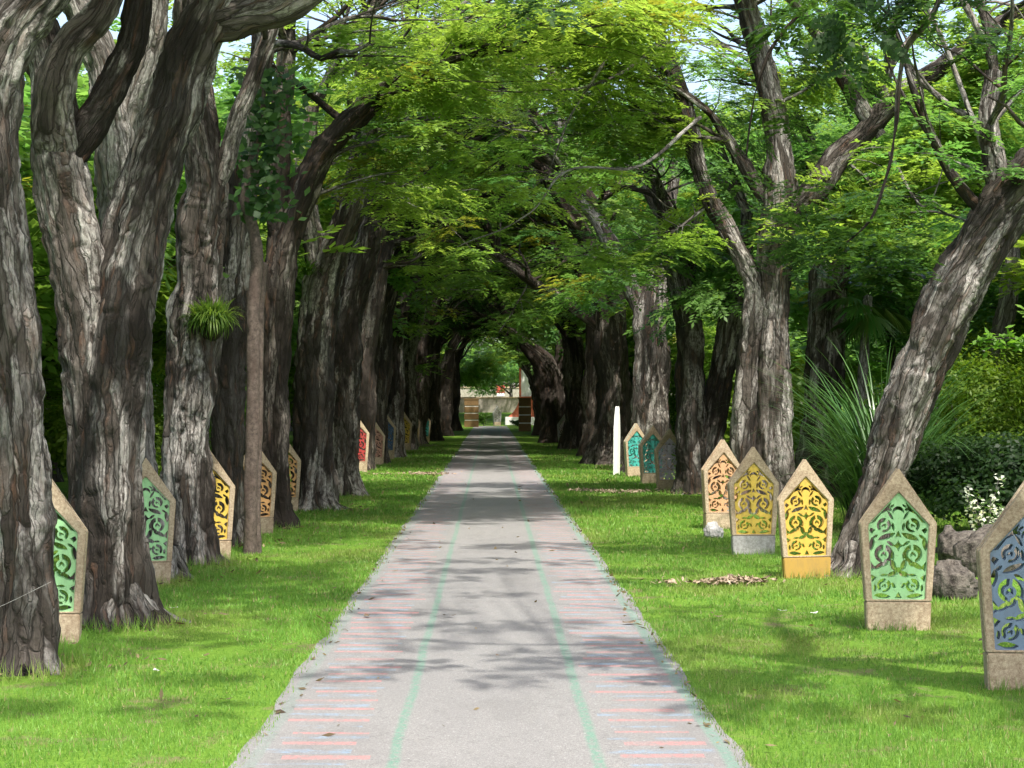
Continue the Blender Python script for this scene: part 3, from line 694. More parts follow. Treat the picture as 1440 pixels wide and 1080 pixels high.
bg_tree("tall tree high behind the left row, its crown spreading above the trunks", -12, 58, 17, 404, T_MID, 6.0, (5, 5, 5), 8, zlow=4)
bg_tree("tall tree high behind the right row, its crown spreading above the palms", 13, 56, 18, 405, T_GRN, 6.5, (5, 5, 5), 8, zlow=4)
spots = [(-8, 33, 7, 401), (-12, 30, 9, 402), (-9, 52, 9, 402), (-8, 66, 8, 401), (-10, 82, 9, 403), (-8, 100, 9, 402), (-9, 122, 9, 401), (-15, 48, 11, 401), (-16, 75, 12, 403),
         (-9.8, 21, 7, 401), (-13, 20, 9, 403),
         (-11, 34, 13, 404), (-10, 26, 11, 402), (-14, 30, 14, 405),  (-8.6, 29, 9, 403),
         (9, 50, 8, 401), (8.5, 62, 8.5, 403), (9, 76, 9, 402), (8, 92, 9, 401), (9, 112, 9, 402), (14, 34, 10, 403), (15, 46, 11, 402), (16, 64, 12, 401), (16, 88, 12, 403), (12, 27, 7.5, 403)]
for i, (x, y, h, pr) in enumerate(spots):
    bg_tree("green tree standing behind the %s row of avenue trees" % ("left" if x < 0 else "right"), x, y, h, i, None, proto=pr)

# ------------------------------------------------------------------ shrubs
S_BR = ((.075, .155, .012), (.14, .21, .02)); S_MD = ((.04, .11, .012), (.085, .16, .018)); S_DK = ((.012, .035, .009), (.026, .06, .012))
for i, (x, Y, w, h, tn) in enumerate([(-6.6, 19.5, 2.4, 2.6, S_BR), (-7.6, 24, 3.2, 3.6, S_MD), (-5.9, 27, 2.4, 2.2, S_BR), (-7.0, 34, 3, 3.4, S_BR), (-6.6, 43, 3, 3.2, S_MD), (-7.2, 55, 4, 4, S_BR), (-7.0, 72, 4, 4, S_MD), (-7, 95, 5, 5, S_MD), (-10, 29, 4, 5, S_MD), (-5.6, 15.5, 1.8, 1.2, S_BR)]):
    lab = ["bright bush in the gap between the two nearest left trunks", "mid green bush behind the nearest left trunks", "low bright bush behind the left trunks, near the yellow panel", "green bush behind the orange panels of the left row", "tall bush behind the red panel of the left row",
           "green bush far behind the left row", "green bush farther behind the left row, beside the dark trunks", "last big bush behind the far end of the left row", "tall bush deep behind the nearest left trunks", "low yellow green bush at the foot of the left gap"][i]
    shrub("shrub", lab, "shrub", x, Y, w, h, tn, 500 + i, 9000 if Y < 40 else 6000, (.10, .05) if Y < 40 else (.16, .08), 0, "shrubs behind the rows")
for i, (x, Y, w, h, tn, lab) in enumerate([
    (6.4, 24.0, 2.8, 1.35, S_DK, "low dark hedge bush behind the boulders on the right"),
    (8.6, 25.5, 3.0, 1.5, S_DK, "dark hedge bush at the right edge of the photo"),
    (8.4, 30.0, 3.6, 2.7, S_BR, "light green bush above the dark hedge on the right"),
    (7.6, 29.0, 3.0, 2.6, S_BR, "sunlit bush behind the leaning tree and strap leaf plants"), (9.8, 33.0, 3.4, 3.4, S_BR, "tall sunlit bush at the right edge, above the light green bush"),
    (6.2, 44, 2.6, 3.2, S_BR, "green bush behind the forked tree on the right"),
    (6.8, 58, 4, 4, S_MD, "green bush far behind the right row"),
    (6.6, 78, 4, 4.4, S_DK, "dark bush farther behind the right row"),
    (6.8, 100, 5, 5, S_MD, "last big bush behind the far end of the right row"),
    (12, 36, 4, 4, S_MD, "tall bush deep behind the strap leaf plant")]):
    shrub("shrub", lab, "shrub", x, Y, w, h, tn, 540 + i, 12000 if Y < 40 else 6000, (.085, .045) if Y < 40 else (.16, .08), 0, "shrubs behind the rows", LEAF, 12)

def strap_mesh(rng, n, L, w, spread, droop, base_r=.15, tints=S_MD, segs=7, up=(.5, 1.0)):
    V = []; C = []; Q = []; nv = 0
    for k in range(n):
        a = rng.uniform(0, 6.283); l = L * rng.uniform(.55, 1.1); ex = rng.uniform(*spread); ww = w * rng.uniform(.7, 1.2)
        d = np.array([math.cos(a), math.sin(a), 0]); s = np.array([-d[1], d[0], 0]); p = d * base_r * rng.uniform(0, 1) + np.array([0, 0, rng.uniform(0, .1)])
        el = math.radians(90 - 60 * ex); dr = droop * rng.uniform(.6, 1.4)
        kk = rng.rand(); c = np.array(tints[0]) * (1 - kk) + np.array(tints[1]) * kk
        for i in range(segs + 1):
            t = i / segs; wd = ww * (1 - t ** 2.2) * (.5 + .5 * min(1, t * 5)) + .001
            V += [p - s * wd / 2, p + s * wd / 2]; C += [[*c, 1]] * 2
            e = el - dr * t * 2.2; p = p + (d * math.cos(e) + np.array([0, 0, math.sin(e)])) * l / segs
            if i < segs: Q.append([nv + 2 * i, nv + 2 * i + 1, nv + 2 * i + 3, nv + 2 * i + 2])
        nv += 2 * (segs + 1)
    return np.array(V), np.array(Q), np.array(C)
def strap_obj(name, parent, loc, mat, rng, *a, **k):
    v, q, c = strap_mesh(rng, *a, **k)
    return link(name, np_mesh(name, v, q, attrs={"tint": ('FLOAT_COLOR', c)}, smooth=True), mat, parent, loc)
rng = np.random.RandomState(5)
for lab, x, Y, L, n in (("tall clump of arching strap leaves right of the straight trunk", gx(1240, 25), 25, 3.1, 330), ("shorter strap leaf clump at the foot of the tall one, right side", gx(1205, 25.5), 24.5, 1.8, 260), ("strap leaf clump behind the leaning tree", gx(1275, 27), 27, 2.4, 130)):
    r = thing("strap_leaf_plant", lab, "plant", (x, Y, 0), 0, "strap leaf plants on the right")
    strap_obj("foliage", r, (0, 0, .02), LEAF_SHINY, rng, n, L, .030, (.0, .24), .72, .40, ((.025, .075, .018), (.065, .14, .035)), 10)
# palm
def palm(label, x, Y, h, seed, lean=.2):
    rng = np.random.RandomState(seed); r = thing("palm_tree", label, "palm", (x, Y, 0), 0, "palms on the right")
    tb = Tubes(); tb.add([(0, 0, -.1), (0, 0, .5), (lean * .4, 0, h * .5), (lean, 0, h)], [.16, .11, .095, .085], 20, .08, .35, False, seed); tb.build("trunk", BARK_PALE, r)
    V = []; C = []
    for k in range(16):
        a = k * 2.4; el = rng.uniform(-.9, .8); d = np.array([math.cos(a) * math.cos(el), math.sin(a) * math.cos(el), math.sin(el)])
        hub = np.array([lean, 0, h]) + d * rng.uniform(.35, .6); s = np.cross(d, [0, 0, 1.]); s /= np.linalg.norm(s); n_ = np.cross(s, d)
        for j in np.linspace(-1.25, 1.25, 22):
            dd = d * math.cos(j) + s * math.sin(j) + np.array([0, 0, -.25]); dd /= np.linalg.norm(dd); l = rng.uniform(.5, .75); sd = np.cross(dd, n_); sd /= np.linalg.norm(sd) + 1e-9
            V += [hub, hub + dd * l * .5 + sd * .025, hub + dd * l - np.array([0, 0, .12]), hub + dd * l * .5 - sd * .025]; C += [[.03 + .03 * rng.rand(), .085 + .05 * rng.rand(), .015, 1]] * 4
        V += [np.array([lean, 0, h]), np.array([lean, 0, h]) + s * .02, hub + s * .01, hub]; C += [[.06, .09, .02, 1]] * 4
    V = np.array(V); link("crown", np_mesh("crown", V, np.arange(len(V)).reshape(-1, 4), attrs={"tint": ('FLOAT_COLOR', np.array(C))}), LEAF_SHINY, r)
palm("slim fan palm with a pale trunk behind the strap leaf plant", gx(1205, 33), 33, 3.6, 11)
palm("second fan palm deeper behind the strap leaf plant", gx(1262, 36), 36, 4.1, 12, -.2)
# pale mottled trunk on the far right
bgp = thing("background_tree", "tree with a pale mottled leaning trunk behind the light green bush, far right", "tree", (gx(1372, 32.5), 32.5, 0), 0, "background trees behind the rows")
tb = Tubes(); tb.add([(0, 0, -.1), (.05, 0, .8), (.25, 0, 2.2), (.6, 0, 3.8), (.7, .2, 6.0)], [.27, .2, .18, .16, .12], 30, .08, .8, True, 61)
pads = []; rng = np.random.RandomState(61)
for a in range(5): grow(tb, pads, (.68, .2, 5.0 + .2 * a), (math.cos(a * 1.3), math.sin(a * 1.3), .4), 2.6, .07, 1, rng, 60 + a, 3, 0, .3, lambda p: 3.2, (4, 4, 3))
tb.build("trunk", BARK_PALE, bgp); link("crown", crown_mesh("crown", pads, rng, T_GRN, PADS, (.9, 1.5)), LEAF, bgp)

# ------------------------------------------------------------------ carved panels
def sd_poly(x, z, pts):
    pts = np.asarray(pts, float); n = len(pts); d = np.full(x.shape, 1e9); s = np.ones(x.shape)
    for i in range(n):
        a = pts[i]; b = pts[i - 1]; ex, ez = b - a; wx, wz = x - a[0], z - a[1]
        t = np.clip((wx * ex + wz * ez) / (ex * ex + ez * ez), 0, 1); d = np.minimum(d, (wx - ex * t) ** 2 + (wz - ez * t) ** 2)
        c1 = z >= a[1]; c2 = z < b[1]; c3 = ex * wz > ez * wx
        s = np.where((c1 & c2 & c3) | (~c1 & ~c2 & ~c3), -s, s)
    return s * np.sqrt(d)
def sd_circ(x, z, cx, cz, r): return np.hypot(x - cx, z - cz) - r
def crescent(x, z, cx, cz, r, ang, off=.5, r2=.85):
    a = math.radians(ang); return np.maximum(sd_circ(x, z, cx, cz, r), -sd_circ(x, z, cx + math.cos(a) * r * off, cz + math.sin(a) * r * off, r * r2))
def leafh(x, z, cx, cz, l, w, ang):
    a = math.radians(ang); u = (x - cx) * math.cos(a) + (z - cz) * math.sin(a); v = -(x - cx) * math.sin(a) + (z - cz) * math.cos(a)
    v = v - .25 * w * np.sin(u / l * 3.0)
    R = (l * l / 4 + w * w / 4) / w
    return np.maximum(np.hypot(u, v - (w / 2 - R)) - R, np.hypot(u, v + (w / 2 - R)) - R)
def starh(x, z, cx, cz, r):
    u, v = np.abs(x - cx), np.abs(z - cz); return (np.sqrt(u + 1e-6) + np.sqrt(v + 1e-6) - math.sqrt(r)) * math.sqrt(r) * .8
INNER = [(-.196, 0), (-.226, .56), (0, .805), (.226, .56), (.196, 0)]
OUTL = [(-.205, -.004), (-.236, .565), (0, .822), (.236, .565), (.205, -.004)]
def filigree_mesh():
    res = .0045; xs = np.arange(-.25, .2501, res); zs = np.arange(-.02, .85, res); X, Z = np.meshgrid(xs, zs, indexing='ij')
    f = -sd_poly(X, Z, OUTL); x, z = np.abs(X), Z
    H = []
    H.append(sd_poly(x, z, [(.050, .735), (.205, .572), (.175, .578), (.128, .640), (.075, .665)]))       # gap under the gable
    H += [crescent(x, z, 0, .655, .044, -90, .55, .9), sd_circ(x, z, .060, .672, .012), leafh(x, z, .046, .70, .04, .018, 120)]   # top horseshoe
    def scroll(cx, cz, r, rot):
        a = math.radians(rot + 90); ca, sa = math.cos(a), math.sin(a)
        ring = np.maximum(sd_circ(x, z, cx, cz, r), -sd_circ(x, z, cx, cz - r * .12, r * .52))          # wide ring with a bud in it
        u = (x - cx) * sa - (z - cz) * ca; v = (x - cx) * ca + (z - cz) * sa
        H.append(np.maximum(ring, .009 - np.abs(u + .25 * v)))                                            # stem crossing the ring
        H.append(leafh(x, z, cx - r * .14, cz - r * .05, r * .62, r * .26, rot + 62)); H.append(leafh(x, z, cx + r * .16, cz - r * .05, r * .62, r * .26, rot + 112))
    H.append(leafh(x, z, .058, .630, .085, .022, 48))
    scroll(.106, .556, .054, 14)
    H.append(leafh(x, z, .088, .470, .145, .044, -33)); H.append(leafh(x, z, .172, .470, .05, .024, -60))
    H.append(sd_poly(x, z, [(0, .520), (.026, .462), (0, .472), (-.026, .462)])); H.append(leafh(x, z, .038, .545, .07, .022, 70))
    H.append(sd_poly(x, z, [(.206, .540), (.170, .522), (.196, .488), (.216, .515)])); H.append(leafh(x, z, .198, .415, .105, .044, 80))
    H.append(starh(x, z, 0, .402, .062)); H.append(leafh(x, z, .058, .418, .07, .026, 20))
    scroll(.108, .342, .070, -8)
    H.append(leafh(x, z, .040, .330, .075, .022, 75))
    H.append(leafh(x, z, .138, .252, .090, .042, -55)); H.append(sd_poly(x, z, [(.208, .290), (.166, .238), (.200, .205)])); H.append(leafh(x, z, .092, .262, .05, .022, -60))
    H.append(leafh(x, z, .038, .256, .090, .048, 44)); H.append(leafh(x, z, .040, .190, .085, .046, -48)); H.append(sd_circ(x, z, 0, .222, .020))
    H.append(sd_poly(x, z, [(.204, .190), (.160, .164), (.194, .128)])); H.append(leafh(x, z, .105, .182, .06, .024, -20))
    scroll(.106, .105, .052, 12)
    H.append(leafh(x, z, .036, .105, .05, .026, 35)); H.append(leafh(x, z, .174, .085, .055, .024, 70))
    H.append(leafh(x, z, .120, .026, .125, .040, -6)); H.append(sd_poly(x, z, [(0, .060), (.026, .010), (-.026, .010)]))
    for h in H: f = np.minimum(f, h)
    bm = bmesh.new(); cache = {}
    def vert(key, px, pz):
        if key not in cache: cache[key] = bm.verts.new((px, -.010, pz))
        return cache[key]
    nx, nz = f.shape
    for i in range(nx - 1):
        for j in range(nz - 1):
            c = ((i, j), (i + 1, j), (i + 1, j + 1), (i, j + 1)); v = [f[a] for a in c]
            if max(v) <= 0: continue
            poly = []
            for k in range(4):
                a, b = c[k], c[(k + 1) % 4]; va, vb = v[k], v[(k + 1) % 4]
                if va > 0: poly.append(vert(a, xs[a[0]], zs[a[1]]))
                if (va > 0) != (vb > 0):
                    t = va / (va - vb); key = (a, b) if a < b else (b, a)
                    poly.append(vert(key, xs[a[0]] + (xs[b[0]] - xs[a[0]]) * t, zs[a[1]] + (zs[b[1]] - zs[a[1]]) * t))
            if len(poly) >= 3:
                try: bm.faces.new(poly)
                except ValueError: pass
    bmesh.ops.remove_doubles(bm, verts=bm.verts, dist=1e-5)
    bmesh.ops.dissolve_limit(bm, angle_limit=.01, verts=bm.verts, edges=bm.edges)
    r = bmesh.ops.extrude_face_region(bm, geom=list(bm.faces))
    bmesh.ops.translate(bm, verts=[g for g in r['geom'] if isinstance(g, bmesh.types.BMVert)], vec=(0, .020, 0))
    bmesh.ops.recalc_face_normals(bm, faces=bm.faces)
    me = bpy.data.meshes.new("filigree"); bm.to_mesh(me); bm.free(); return me
ZP = .215      # top of the foot block
def ring_mesh(name, outer, inner, y0, y1, bev):
    bm = bmesh.new(); n = len(outer)
    vs = [[bm.verts.new((p[0], y, p[1])) for p in L] for y in (y0, y1) for L in (outer, inner)]
    for i in range(n):
        j = (i + 1) % n
        bm.faces.new((vs[0][i], vs[0][j], vs[1][j], vs[1][i])); bm.faces.new((vs[2][i], vs[3][i], vs[3][j], vs[2][j]))
        bm.faces.new((vs[0][i], vs[2][i], vs[2][j], vs[0][j])); bm.faces.new((vs[1][i], vs[1][j], vs[3][j], vs[3][i]))
    bmesh.ops.recalc_face_normals(bm, faces=bm.faces)
    if bev: bmesh.ops.bevel(bm, geom=[e for e in bm.edges if e.calc_face_angle(0) > .3], offset=bev, segments=2, affect='EDGES')
    me = bpy.data.meshes.new(name); bm.to_mesh(me); bm.free(); return me
O5 = [(-.244, ZP), (-.285, .80), (0, 1.215), (.285, .80), (.244, ZP)]
I5 = [(x, z + ZP + .014) for x, z in INNER]
ME_FRONT = ring_mesh("frame", O5, I5, -.060, -.014, .006); ME_BACK = ring_mesh("frame", O5, I5, .014, .060, .006)
OB = [(x * .975, ZP + .004 + (z - ZP) * .985) for x, z in O5]; IB = [(x * 1.05, z + ZP + .012) for x, z in OUTL]
ME_BAND = ring_mesh("edge_band", OB, IB, -.0125, .0125, 0)
bm = bmesh.new(); r = bmesh.ops.create_cube(bm, size=1.0)
for v in r['verts']:
    zz = -.08 if v.co.z < 0 else ZP - .003; hw = .229 + .053 * max(0, zz) / .8; v.co = ((1 if v.co.x > 0 else -1) * hw, (1 if v.co.y > 0 else -1) * .064, zz)
bmesh.ops.bevel(bm, geom=list(bm.edges), offset=.008, segments=2, affect='EDGES')
ME_FOOT = bpy.data.meshes.new("foot_block"); bm.to_mesh(ME_FOOT); bm.free()
ME_FIL = filigree_mesh()
def use(name, me, mat, parent, loc=(0, 0, 0)):
    if not me.materials: me.materials.append(mat)
    o = bpy.data.objects.new(name, me); COL.objects.link(o); o.parent = parent; o.location = loc
    o.material_slots[0].link = 'OBJECT'; o.material_slots[0].material = mat; return o
def panel(label, px, Y, color, rz=0.0, foot=None, frame=None, h=1.0, lean=0.0, tip=0.0, x=None):
    X = gx(px, Y) if x is None else x
    r = thing("carved_panel", label, "carved panel", (X, Y, 0), math.radians(rz), "carved panels along the path edge")
    r.rotation_euler = (math.radians(tip), math.radians(lean), math.radians(rz)); r.scale = (h, h, h)
    use("frame", ME_FRONT, frame or CONC, r); use("frame", ME_BACK, frame or CONC, r)
    use("edge_band", ME_BAND, PAINTS[color], r); use("filigree", ME_FIL, PAINTS[color], r, (0, -.032, ZP + .014)); use("filigree", ME_FIL, PAINTS[color], r, (0, .028, ZP + .014)); use("foot_block", ME_FOOT, foot or CONC, r)
    return r
# right side
panel("blue scroll panel nearest on the right, cut by the photo edge", 1445, 11.0, 'blue', -4, h=1.03)
panel("pale green scroll panel on the right, in front of the boulders", 1262, 13.9, 'green', -3)
panel("ochre scroll panel with an ochre foot, at the leaning tree", 1134, 18.0, 'ochre', 2, foot=OCHRE_BASE, h=.955, lean=-1)
panel("yellow scroll panel with a grey foot, in front of the tall forked tree", 1059, 20.8, 'yellow', 2, foot=CONC_GREY, h=1.0)
panel("peach scroll panel beside a small stone, right side", 1014, 25.0, 'peach', 14, h=1.0, lean=1)
panel("lilac scroll panel half hidden by the dark trunk, right side", 941, 35.6, 'lilac', 8, frame=CONC, h=1.0)
panel("teal scroll panel, nearer and brighter of the pair on the right", 917, 39.0, 'teal', 16, h=1.02)
panel("teal scroll panel, farther and partly covered by its twin", 894, 43.0, 'teal', 22, h=1.02)
panel("small lime scroll panel turned sideways, far along the right", 830, 60.5, 'lime', 35, h=1.1)
panel("plain grey panel far along the right row", 795, 70.0, 'grey', -5, h=1.1, frame=CONC_GREY)
# left side
panel("pale green scroll panel half hidden by the nearest left trunk", 66, 13.1, 'green', 4, h=.99)
panel("pale green scroll panel behind the twin-stemmed tree, left side", 205, 17.35, 'green', 10, h=.98)
panel("yellow scroll panel half hidden by the burl tree, left side", 293, 20.0, 'yellow', 14, h=1.0)
panel("orange scroll panel just beyond the brown climber stem", 358, 24.0, 'orange', 10, h=1.0)
panel("orange scroll panel tucked between two trunks, left side", 398, 29.0, 'orange', 6, h=1.0)
panel("whitish lilac panel hidden by the broad grey trunk, left side", 468, 36.0, 'lilac', 5, h=.95)
panel("red scroll panel on the left row", 494, 45.5, 'red', 10, h=1.2, x=-3.33)
panel("pinkish panel just past the red one, left row", 527, 50.6, 'pink', 20, h=1.0)
panel("small blue panel far along the left row", 541, 56.0, 'navy', 15, h=1.2)
panel("small olive panel far along the left row", 553, 62.0, 'lime', 15, h=1.1)
panel("yellow panel far along the left row, nearer of the two", 566, 66.0, 'yellow', 15, h=1.2)
panel("yellow panel far along the left row, farther of the two", 579, 73.0, 'yellow', 15, h=1.2)
panel("tiny teal panel at the far end of the left row", 595, 80.0, 'teal', 15, h=1.15)
panel("grey backed panel standing beyond the end of the path", 699, 141.0, 'grey', 30, frame=CONC_GREY, h=1.25)

# white pointed slab
bm = bmesh.new()
prof = [(-.11, 0), (-.115, 1.1), (-.06, 1.45), (.0, 1.68), (.06, 1.45), (.10, 1.1), (.095, 0)]
a = [bm.verts.new((x, -.05, z - .05)) for x, z in prof]; b = [bm.verts.new((x, .05, z - .05)) for x, z in prof]
bm.faces.new(a[::-1]); bm.faces.new(b)
for i in range(len(a)): bm.faces.new((a[i], a[(i + 1) % 7], b[(i + 1) % 7], b[i]))
bmesh.ops.recalc_face_normals(bm, faces=bm.faces); bmesh.ops.bevel(bm, geom=list(bm.edges), offset=.008, segments=2, affect='EDGES')
o = bm_obj("pointed_slab", bm, WHITEP, None, (gx(867, 44), 44.0, 0)); o.rotation_euler = (0, math.radians(2), math.radians(66))
tag(o, "tall white pointed slab standing edge-on beside the teal panels", "slab")

# ------------------------------------------------------------------ boulders
def boulder(label, x, Y, w, d, h, seed, mat=STONE, rz=0):
    bm = bmesh.new(); bmesh.ops.create_icosphere(bm, subdivisions=5, radius=1)
    co = np.array([v.co[:] for v in bm.verts]); n = fbm(co * 1.3 + seed, seed, 3); n2 = fbm(co * 5 + seed, seed + 3, 3)
    cell = np.round(co * 1.6 + n[:, None] * .6) / 1.6
    out = co * .62 + cell * .30; out = out * (1 + .20 * n + .06 * n2)[:, None]
    for v, c in zip(bm.verts, out): v.co = (c[0] * w / 2, c[1] * d / 2, c[2] * h * .62 + h * .38)
    o = bm_obj("boulder", bm, mat, None, (x, Y, 0), True); o.rotation_euler = (0, 0, rz); tag(o, label, "boulder", "boulders on the right lawn")
boulder("dark boulder sitting right of the pale green panel", gx(1338, 16.1), 16.1, .46, .4, .34, 3)
boulder("brown boulder farther back beneath the white flowers", gx(1350, 19.2), 19.2, .55, .5, .44, 8)
boulder("small pale stone at the foot of the peach panel", gx(1003, 23.3), 23.3, .26, .2, .2, 12, CONC_GREY)
boulder("low flat slab of rock behind the blue panel", gx(1392, 18.2), 18.2, .8, .5, .5, 15)
# white flowering plant
rng = np.random.RandomState(9); fp = thing("flowering_plant", "little plant with white flowers above the boulders", "plant", (gx(1385, 19.8), 19.8, 0))
tb = Tubes(); cc = []
for k in range(9):
    t = np.array([rng.uniform(-.20, .18), rng.uniform(-.12, .12), rng.uniform(.5, .92)]); tb.add([(0, 0, -.02), t * np.array([.3, .3, .5]), t], [.010, .008, .004], 5, .1)
    for j in range(42): cc.append(t * rng.uniform(.55, 1.04) + rng.normal(0, .035, 3))
tb.build("stem", BARK_PALE, fp); cc = np.array(cc); nr = np.tile([[0, -.4, 1.0]], (len(cc), 1))
m = rng.rand(len(cc)) < .45
link("blossom_cluster", leaf_mesh("blossom_cluster", leaf_quads(cc[m], nr[m], rng, .05, .042), rng, ((.70, .72, .62), (.80, .80, .76)), m.sum()), LEAF, fp)["kind"] = "stuff"
link("foliage", leaf_mesh("foliage", leaf_quads(cc[~m], nr[~m], rng, .05, .022), rng, S_MD, (~m).sum()), LEAF, fp)
# light green twig at the right border
rng = np.random.RandomState(19); tw = thing("leafy_shoot", "bright green leafy shoot entering at the right edge", "plant", (gx(1500, 16), 16, 0)); b = Vector(tw.location)
tb = Tubes(); rows = [(1500, 800), (1505, 640), (1490, 520), (1440, 478), (1372, 480)]; pts = np.array([P(x, y, 16) for x, y in rows]); pts[0][2] = -.05
tb.add(pts, [.02, .016, .012, .007, .003], 7, .06); o = tb.build("stem", BARK, tw); o.location = -b
cc = []
for i in range(230): t = rng.rand(); cc.append(pts[2 + int(t * 2 // 1)] * (1 - (t * 2 % 1)) + pts[min(4, 3 + int(t * 2 // 1))] * (t * 2 % 1) + rng.normal(0, .045, 3))
cc = np.array(cc); o = link("foliage", leaf_mesh("foliage", leaf_quads(cc, np.tile([[0, -.3, 1.]], (len(cc), 1)), rng, .09, .04), rng, ((.10, .22, .02), (.13, .26, .03)), len(cc)), LEAF, tw); o.location = -b

# ------------------------------------------------------------------ fern on the burl, climber
rng = np.random.RandomState(31)
fr = thing("tree_fern_clump", "spiky green fern growing on the burl of a left tree", "fern", P(297, 452, 19.15))
strap_obj("foliage", fr, (0, 0, 0), LEAF, rng, 760, .22, .016, (-.3, 2.8), .5, .20, ((.045, .11, .014), (.13, .20, .03)), 6)
tb = Tubes(); tb.add([(-.05, .25, -.12), (0, .1, -.03), (0, 0, .06)], [.10, .13, .06], 16, .03, .8, False, 3); tb.build("root_ball", BARK_DARK, fr)
f2 = thing("tree_fern_clump", "small fern sprouting on the broad grey left trunk", "fern", P(432, 388, 29.2))
strap_obj("foliage", f2, (0, 0, 0), LEAF, rng, 90, .32, .03, (0, 1.5), .6, .08, S_MD, 6)
cl = thing("climbing_vine", "climber with a smooth brown stem and big dark leaves, left side", "vine", (gx(354, 20.9), 20.9, 0)); b = Vector(cl.location)
tb = Tubes(); rows = [(352, 785), (353, 700), (356, 560), (357, 440), (362, 370), (356, 320), (345, 285), (350, 240), (365, 190), (372, 120)]
pts = np.array([P(x, y, 20.9) for x, y in rows]); pts[0][2] = -.05
tb.add(pts, np.array([10, 9, 9, 8.5, 8.5, 8, 7, 6, 5, 3]) / FPX * 20.9, 24, .03, .55, False, 3, True)
tb.add(pts[:5] + np.array([.065, .05, 0]), np.array([8, 6, 6, 5.5, 5]) / FPX * 20.9, 20, .03, .55, False, 6, True)
o = tb.build("stem", RUST, cl); o.location = -b
cc = []
for k in range(520):
    t = rng.rand(); c = P(372 + rng.normal(0, 22) + 8 * math.sin(t * 7), 95 + 215 * t, 20.9 + rng.normal(0, .16)); cc.append(c)
cc = np.array(cc); o = link("foliage", leaf_mesh("foliage", leaf_quads(cc, np.tile([[0, -1.0, .7]], (len(cc), 1)), rng, .13, .085), rng, ((.022, .065, .014), (.06, .13, .03)), len(cc)), LEAF, cl); o.location = -b
# wire tied round the nearest trunk
tb = Tubes(); p0 = P(72, 818, 11.5); p1 = P(-60, 878, 11.2); tb.add([p0, (p0 + p1) / 2 - np.array([0, 0, .01]), p1], [.0014] * 3, 5, .1)
tag(tb.build("wire", CONC_GREY), "thin pale wire stretched from the nearest left trunk", "wire")

# ------------------------------------------------------------------ the far end: gate pillars, wall, fence, monument
BRICK = mat_rough("brown_render", (.15, .088, .035), (.20, .125, .055), 20, (.12, .07, .03)); CREAM = mat_rough("cream_wall", (.25, .225, .185), (.34, .31, .26), 8, (.19, .165, .13))
ORANGE = mat_paint("orange_red", (.45, .10, .035)); REDP = mat_paint("red_panel", (.5, .06, .05))
def pillar(label, px, Y, w, h):
    r = thing("gate_pillar", label, "gate pillar", (gx(px, Y), Y, 0), 0, "gate pillars at the end of the path")
    bm = bmesh.new(); n = 4; g = .07; bh = h / n
    for k in range(n): bm_box(bm, -w / 2, w / 2, -w / 2, w / 2, k * bh + (g / 2 if k else -.05), (k + 1) * bh - g / 2, .015)
    bm_obj("block", bm, BRICK, r)
    bm = bmesh.new()
    for k in range(1, n): bm_box(bm, -w / 2 + .03, w / 2 - .03, -w / 2 + .03, w / 2 - .03, k * bh - g / 2 + .002, k * bh + g / 2 - .002)
    bm_obj("joint_band", bm, WHITEP, r)
    bm = bmesh.new(); bm_box(bm, -w / 2 - .03, w / 2 + .03, -w / 2 - .03, w / 2 + .03, h - g / 2 + .002, h + .05, .01); bm_obj("cap", bm, BRICK, r)
pillar("brown banded gate pillar left of the path end", 663, 132, 1.02, 1.98)
pillar("brown banded gate pillar right of the path end", 738, 112, .75, 1.98)
def far_wall():
    r = thing("boundary_wall", "long cream boundary wall with a railing beyond the path end", "wall", (0, 205, 1.35))
    bm = bmesh.new(); bm_box(bm, -30, 30, -.15, .15, -.3, 2.0, .02); bm_obj("wall", bm, CREAM, r)
    bm = bmesh.new(); bm_box(bm, -30, 30, -.22, .22, 2.003, 2.2, .02); bm_obj("coping", bm, CONC, r)
    bm = bmesh.new()
    for k in range(120): bm_box(bm, -30 + k * .5, -29.95 + k * .5, -.03, .03, 2.203, 3.9)
    for z in (2.5, 3.7): bm_box(bm, -30, 30, .033, .06, z, z + .06)
    bm_obj("railing", bm, CONC_GREY, r)
    r = thing("low_wall", "low pale wall on the lawn in front of the railing wall", "wall", (0, 176, .8))
    bm = bmesh.new(); bm_box(bm, -30, 30, -.15, .15, -.3, 1.35, .02); bm_obj("wall", bm, CREAM, r)
    bm = bmesh.new(); bm_box(bm, -30, 30, -.2, .2, 1.353, 1.5, .02); bm_obj("coping", bm, CONC, r)
far_wall()
def monument():
    r = thing("monument", "white monument with an orange flared base right of the path end", "monument", (gx(745, 146), 146, 0))
    bm = bmesh.new(); bm_box(bm, -1.95, 1.95, -1.4, 1.4, -.05, .62, .03); bm_obj("plinth", bm, WHITEP, r)
    bm = bmesh.new(); N = 14; L = []
    for k in range(N + 1):
        t = k / N; z = .623 + 1.6 * t; w = .86 * (1 - t) ** 2.2 + .84; L.append([bm.verts.new((sx * w, sy * w * .7, z)) for sx, sy in ((-1, -1), (1, -1), (1, 1), (-1, 1))])
    for k in range(N):
        for i in range(4): bm.faces.new((L[k][i], L[k][(i + 1) % 4], L[k + 1][(i + 1) % 4], L[k + 1][i]))
    bm_obj("flare", bm, ORANGE, r)
    bm = bmesh.new(); bm_box(bm, -.70, .70, -.36, .36, 2.23, 6.2, .03); bm_obj("column", bm, WHITEP, r)
    bm = bmesh.new(); bm_box(bm, -.84, -.703, -.46, .46, 2.23, 6.3, .01); bm_obj("stripe", bm, ORANGE, r)
monument()
sg = thing("notice_board", "small red board on a dark box in front of the far wall", "sign", (gx(704, 198), 198, 1.3))
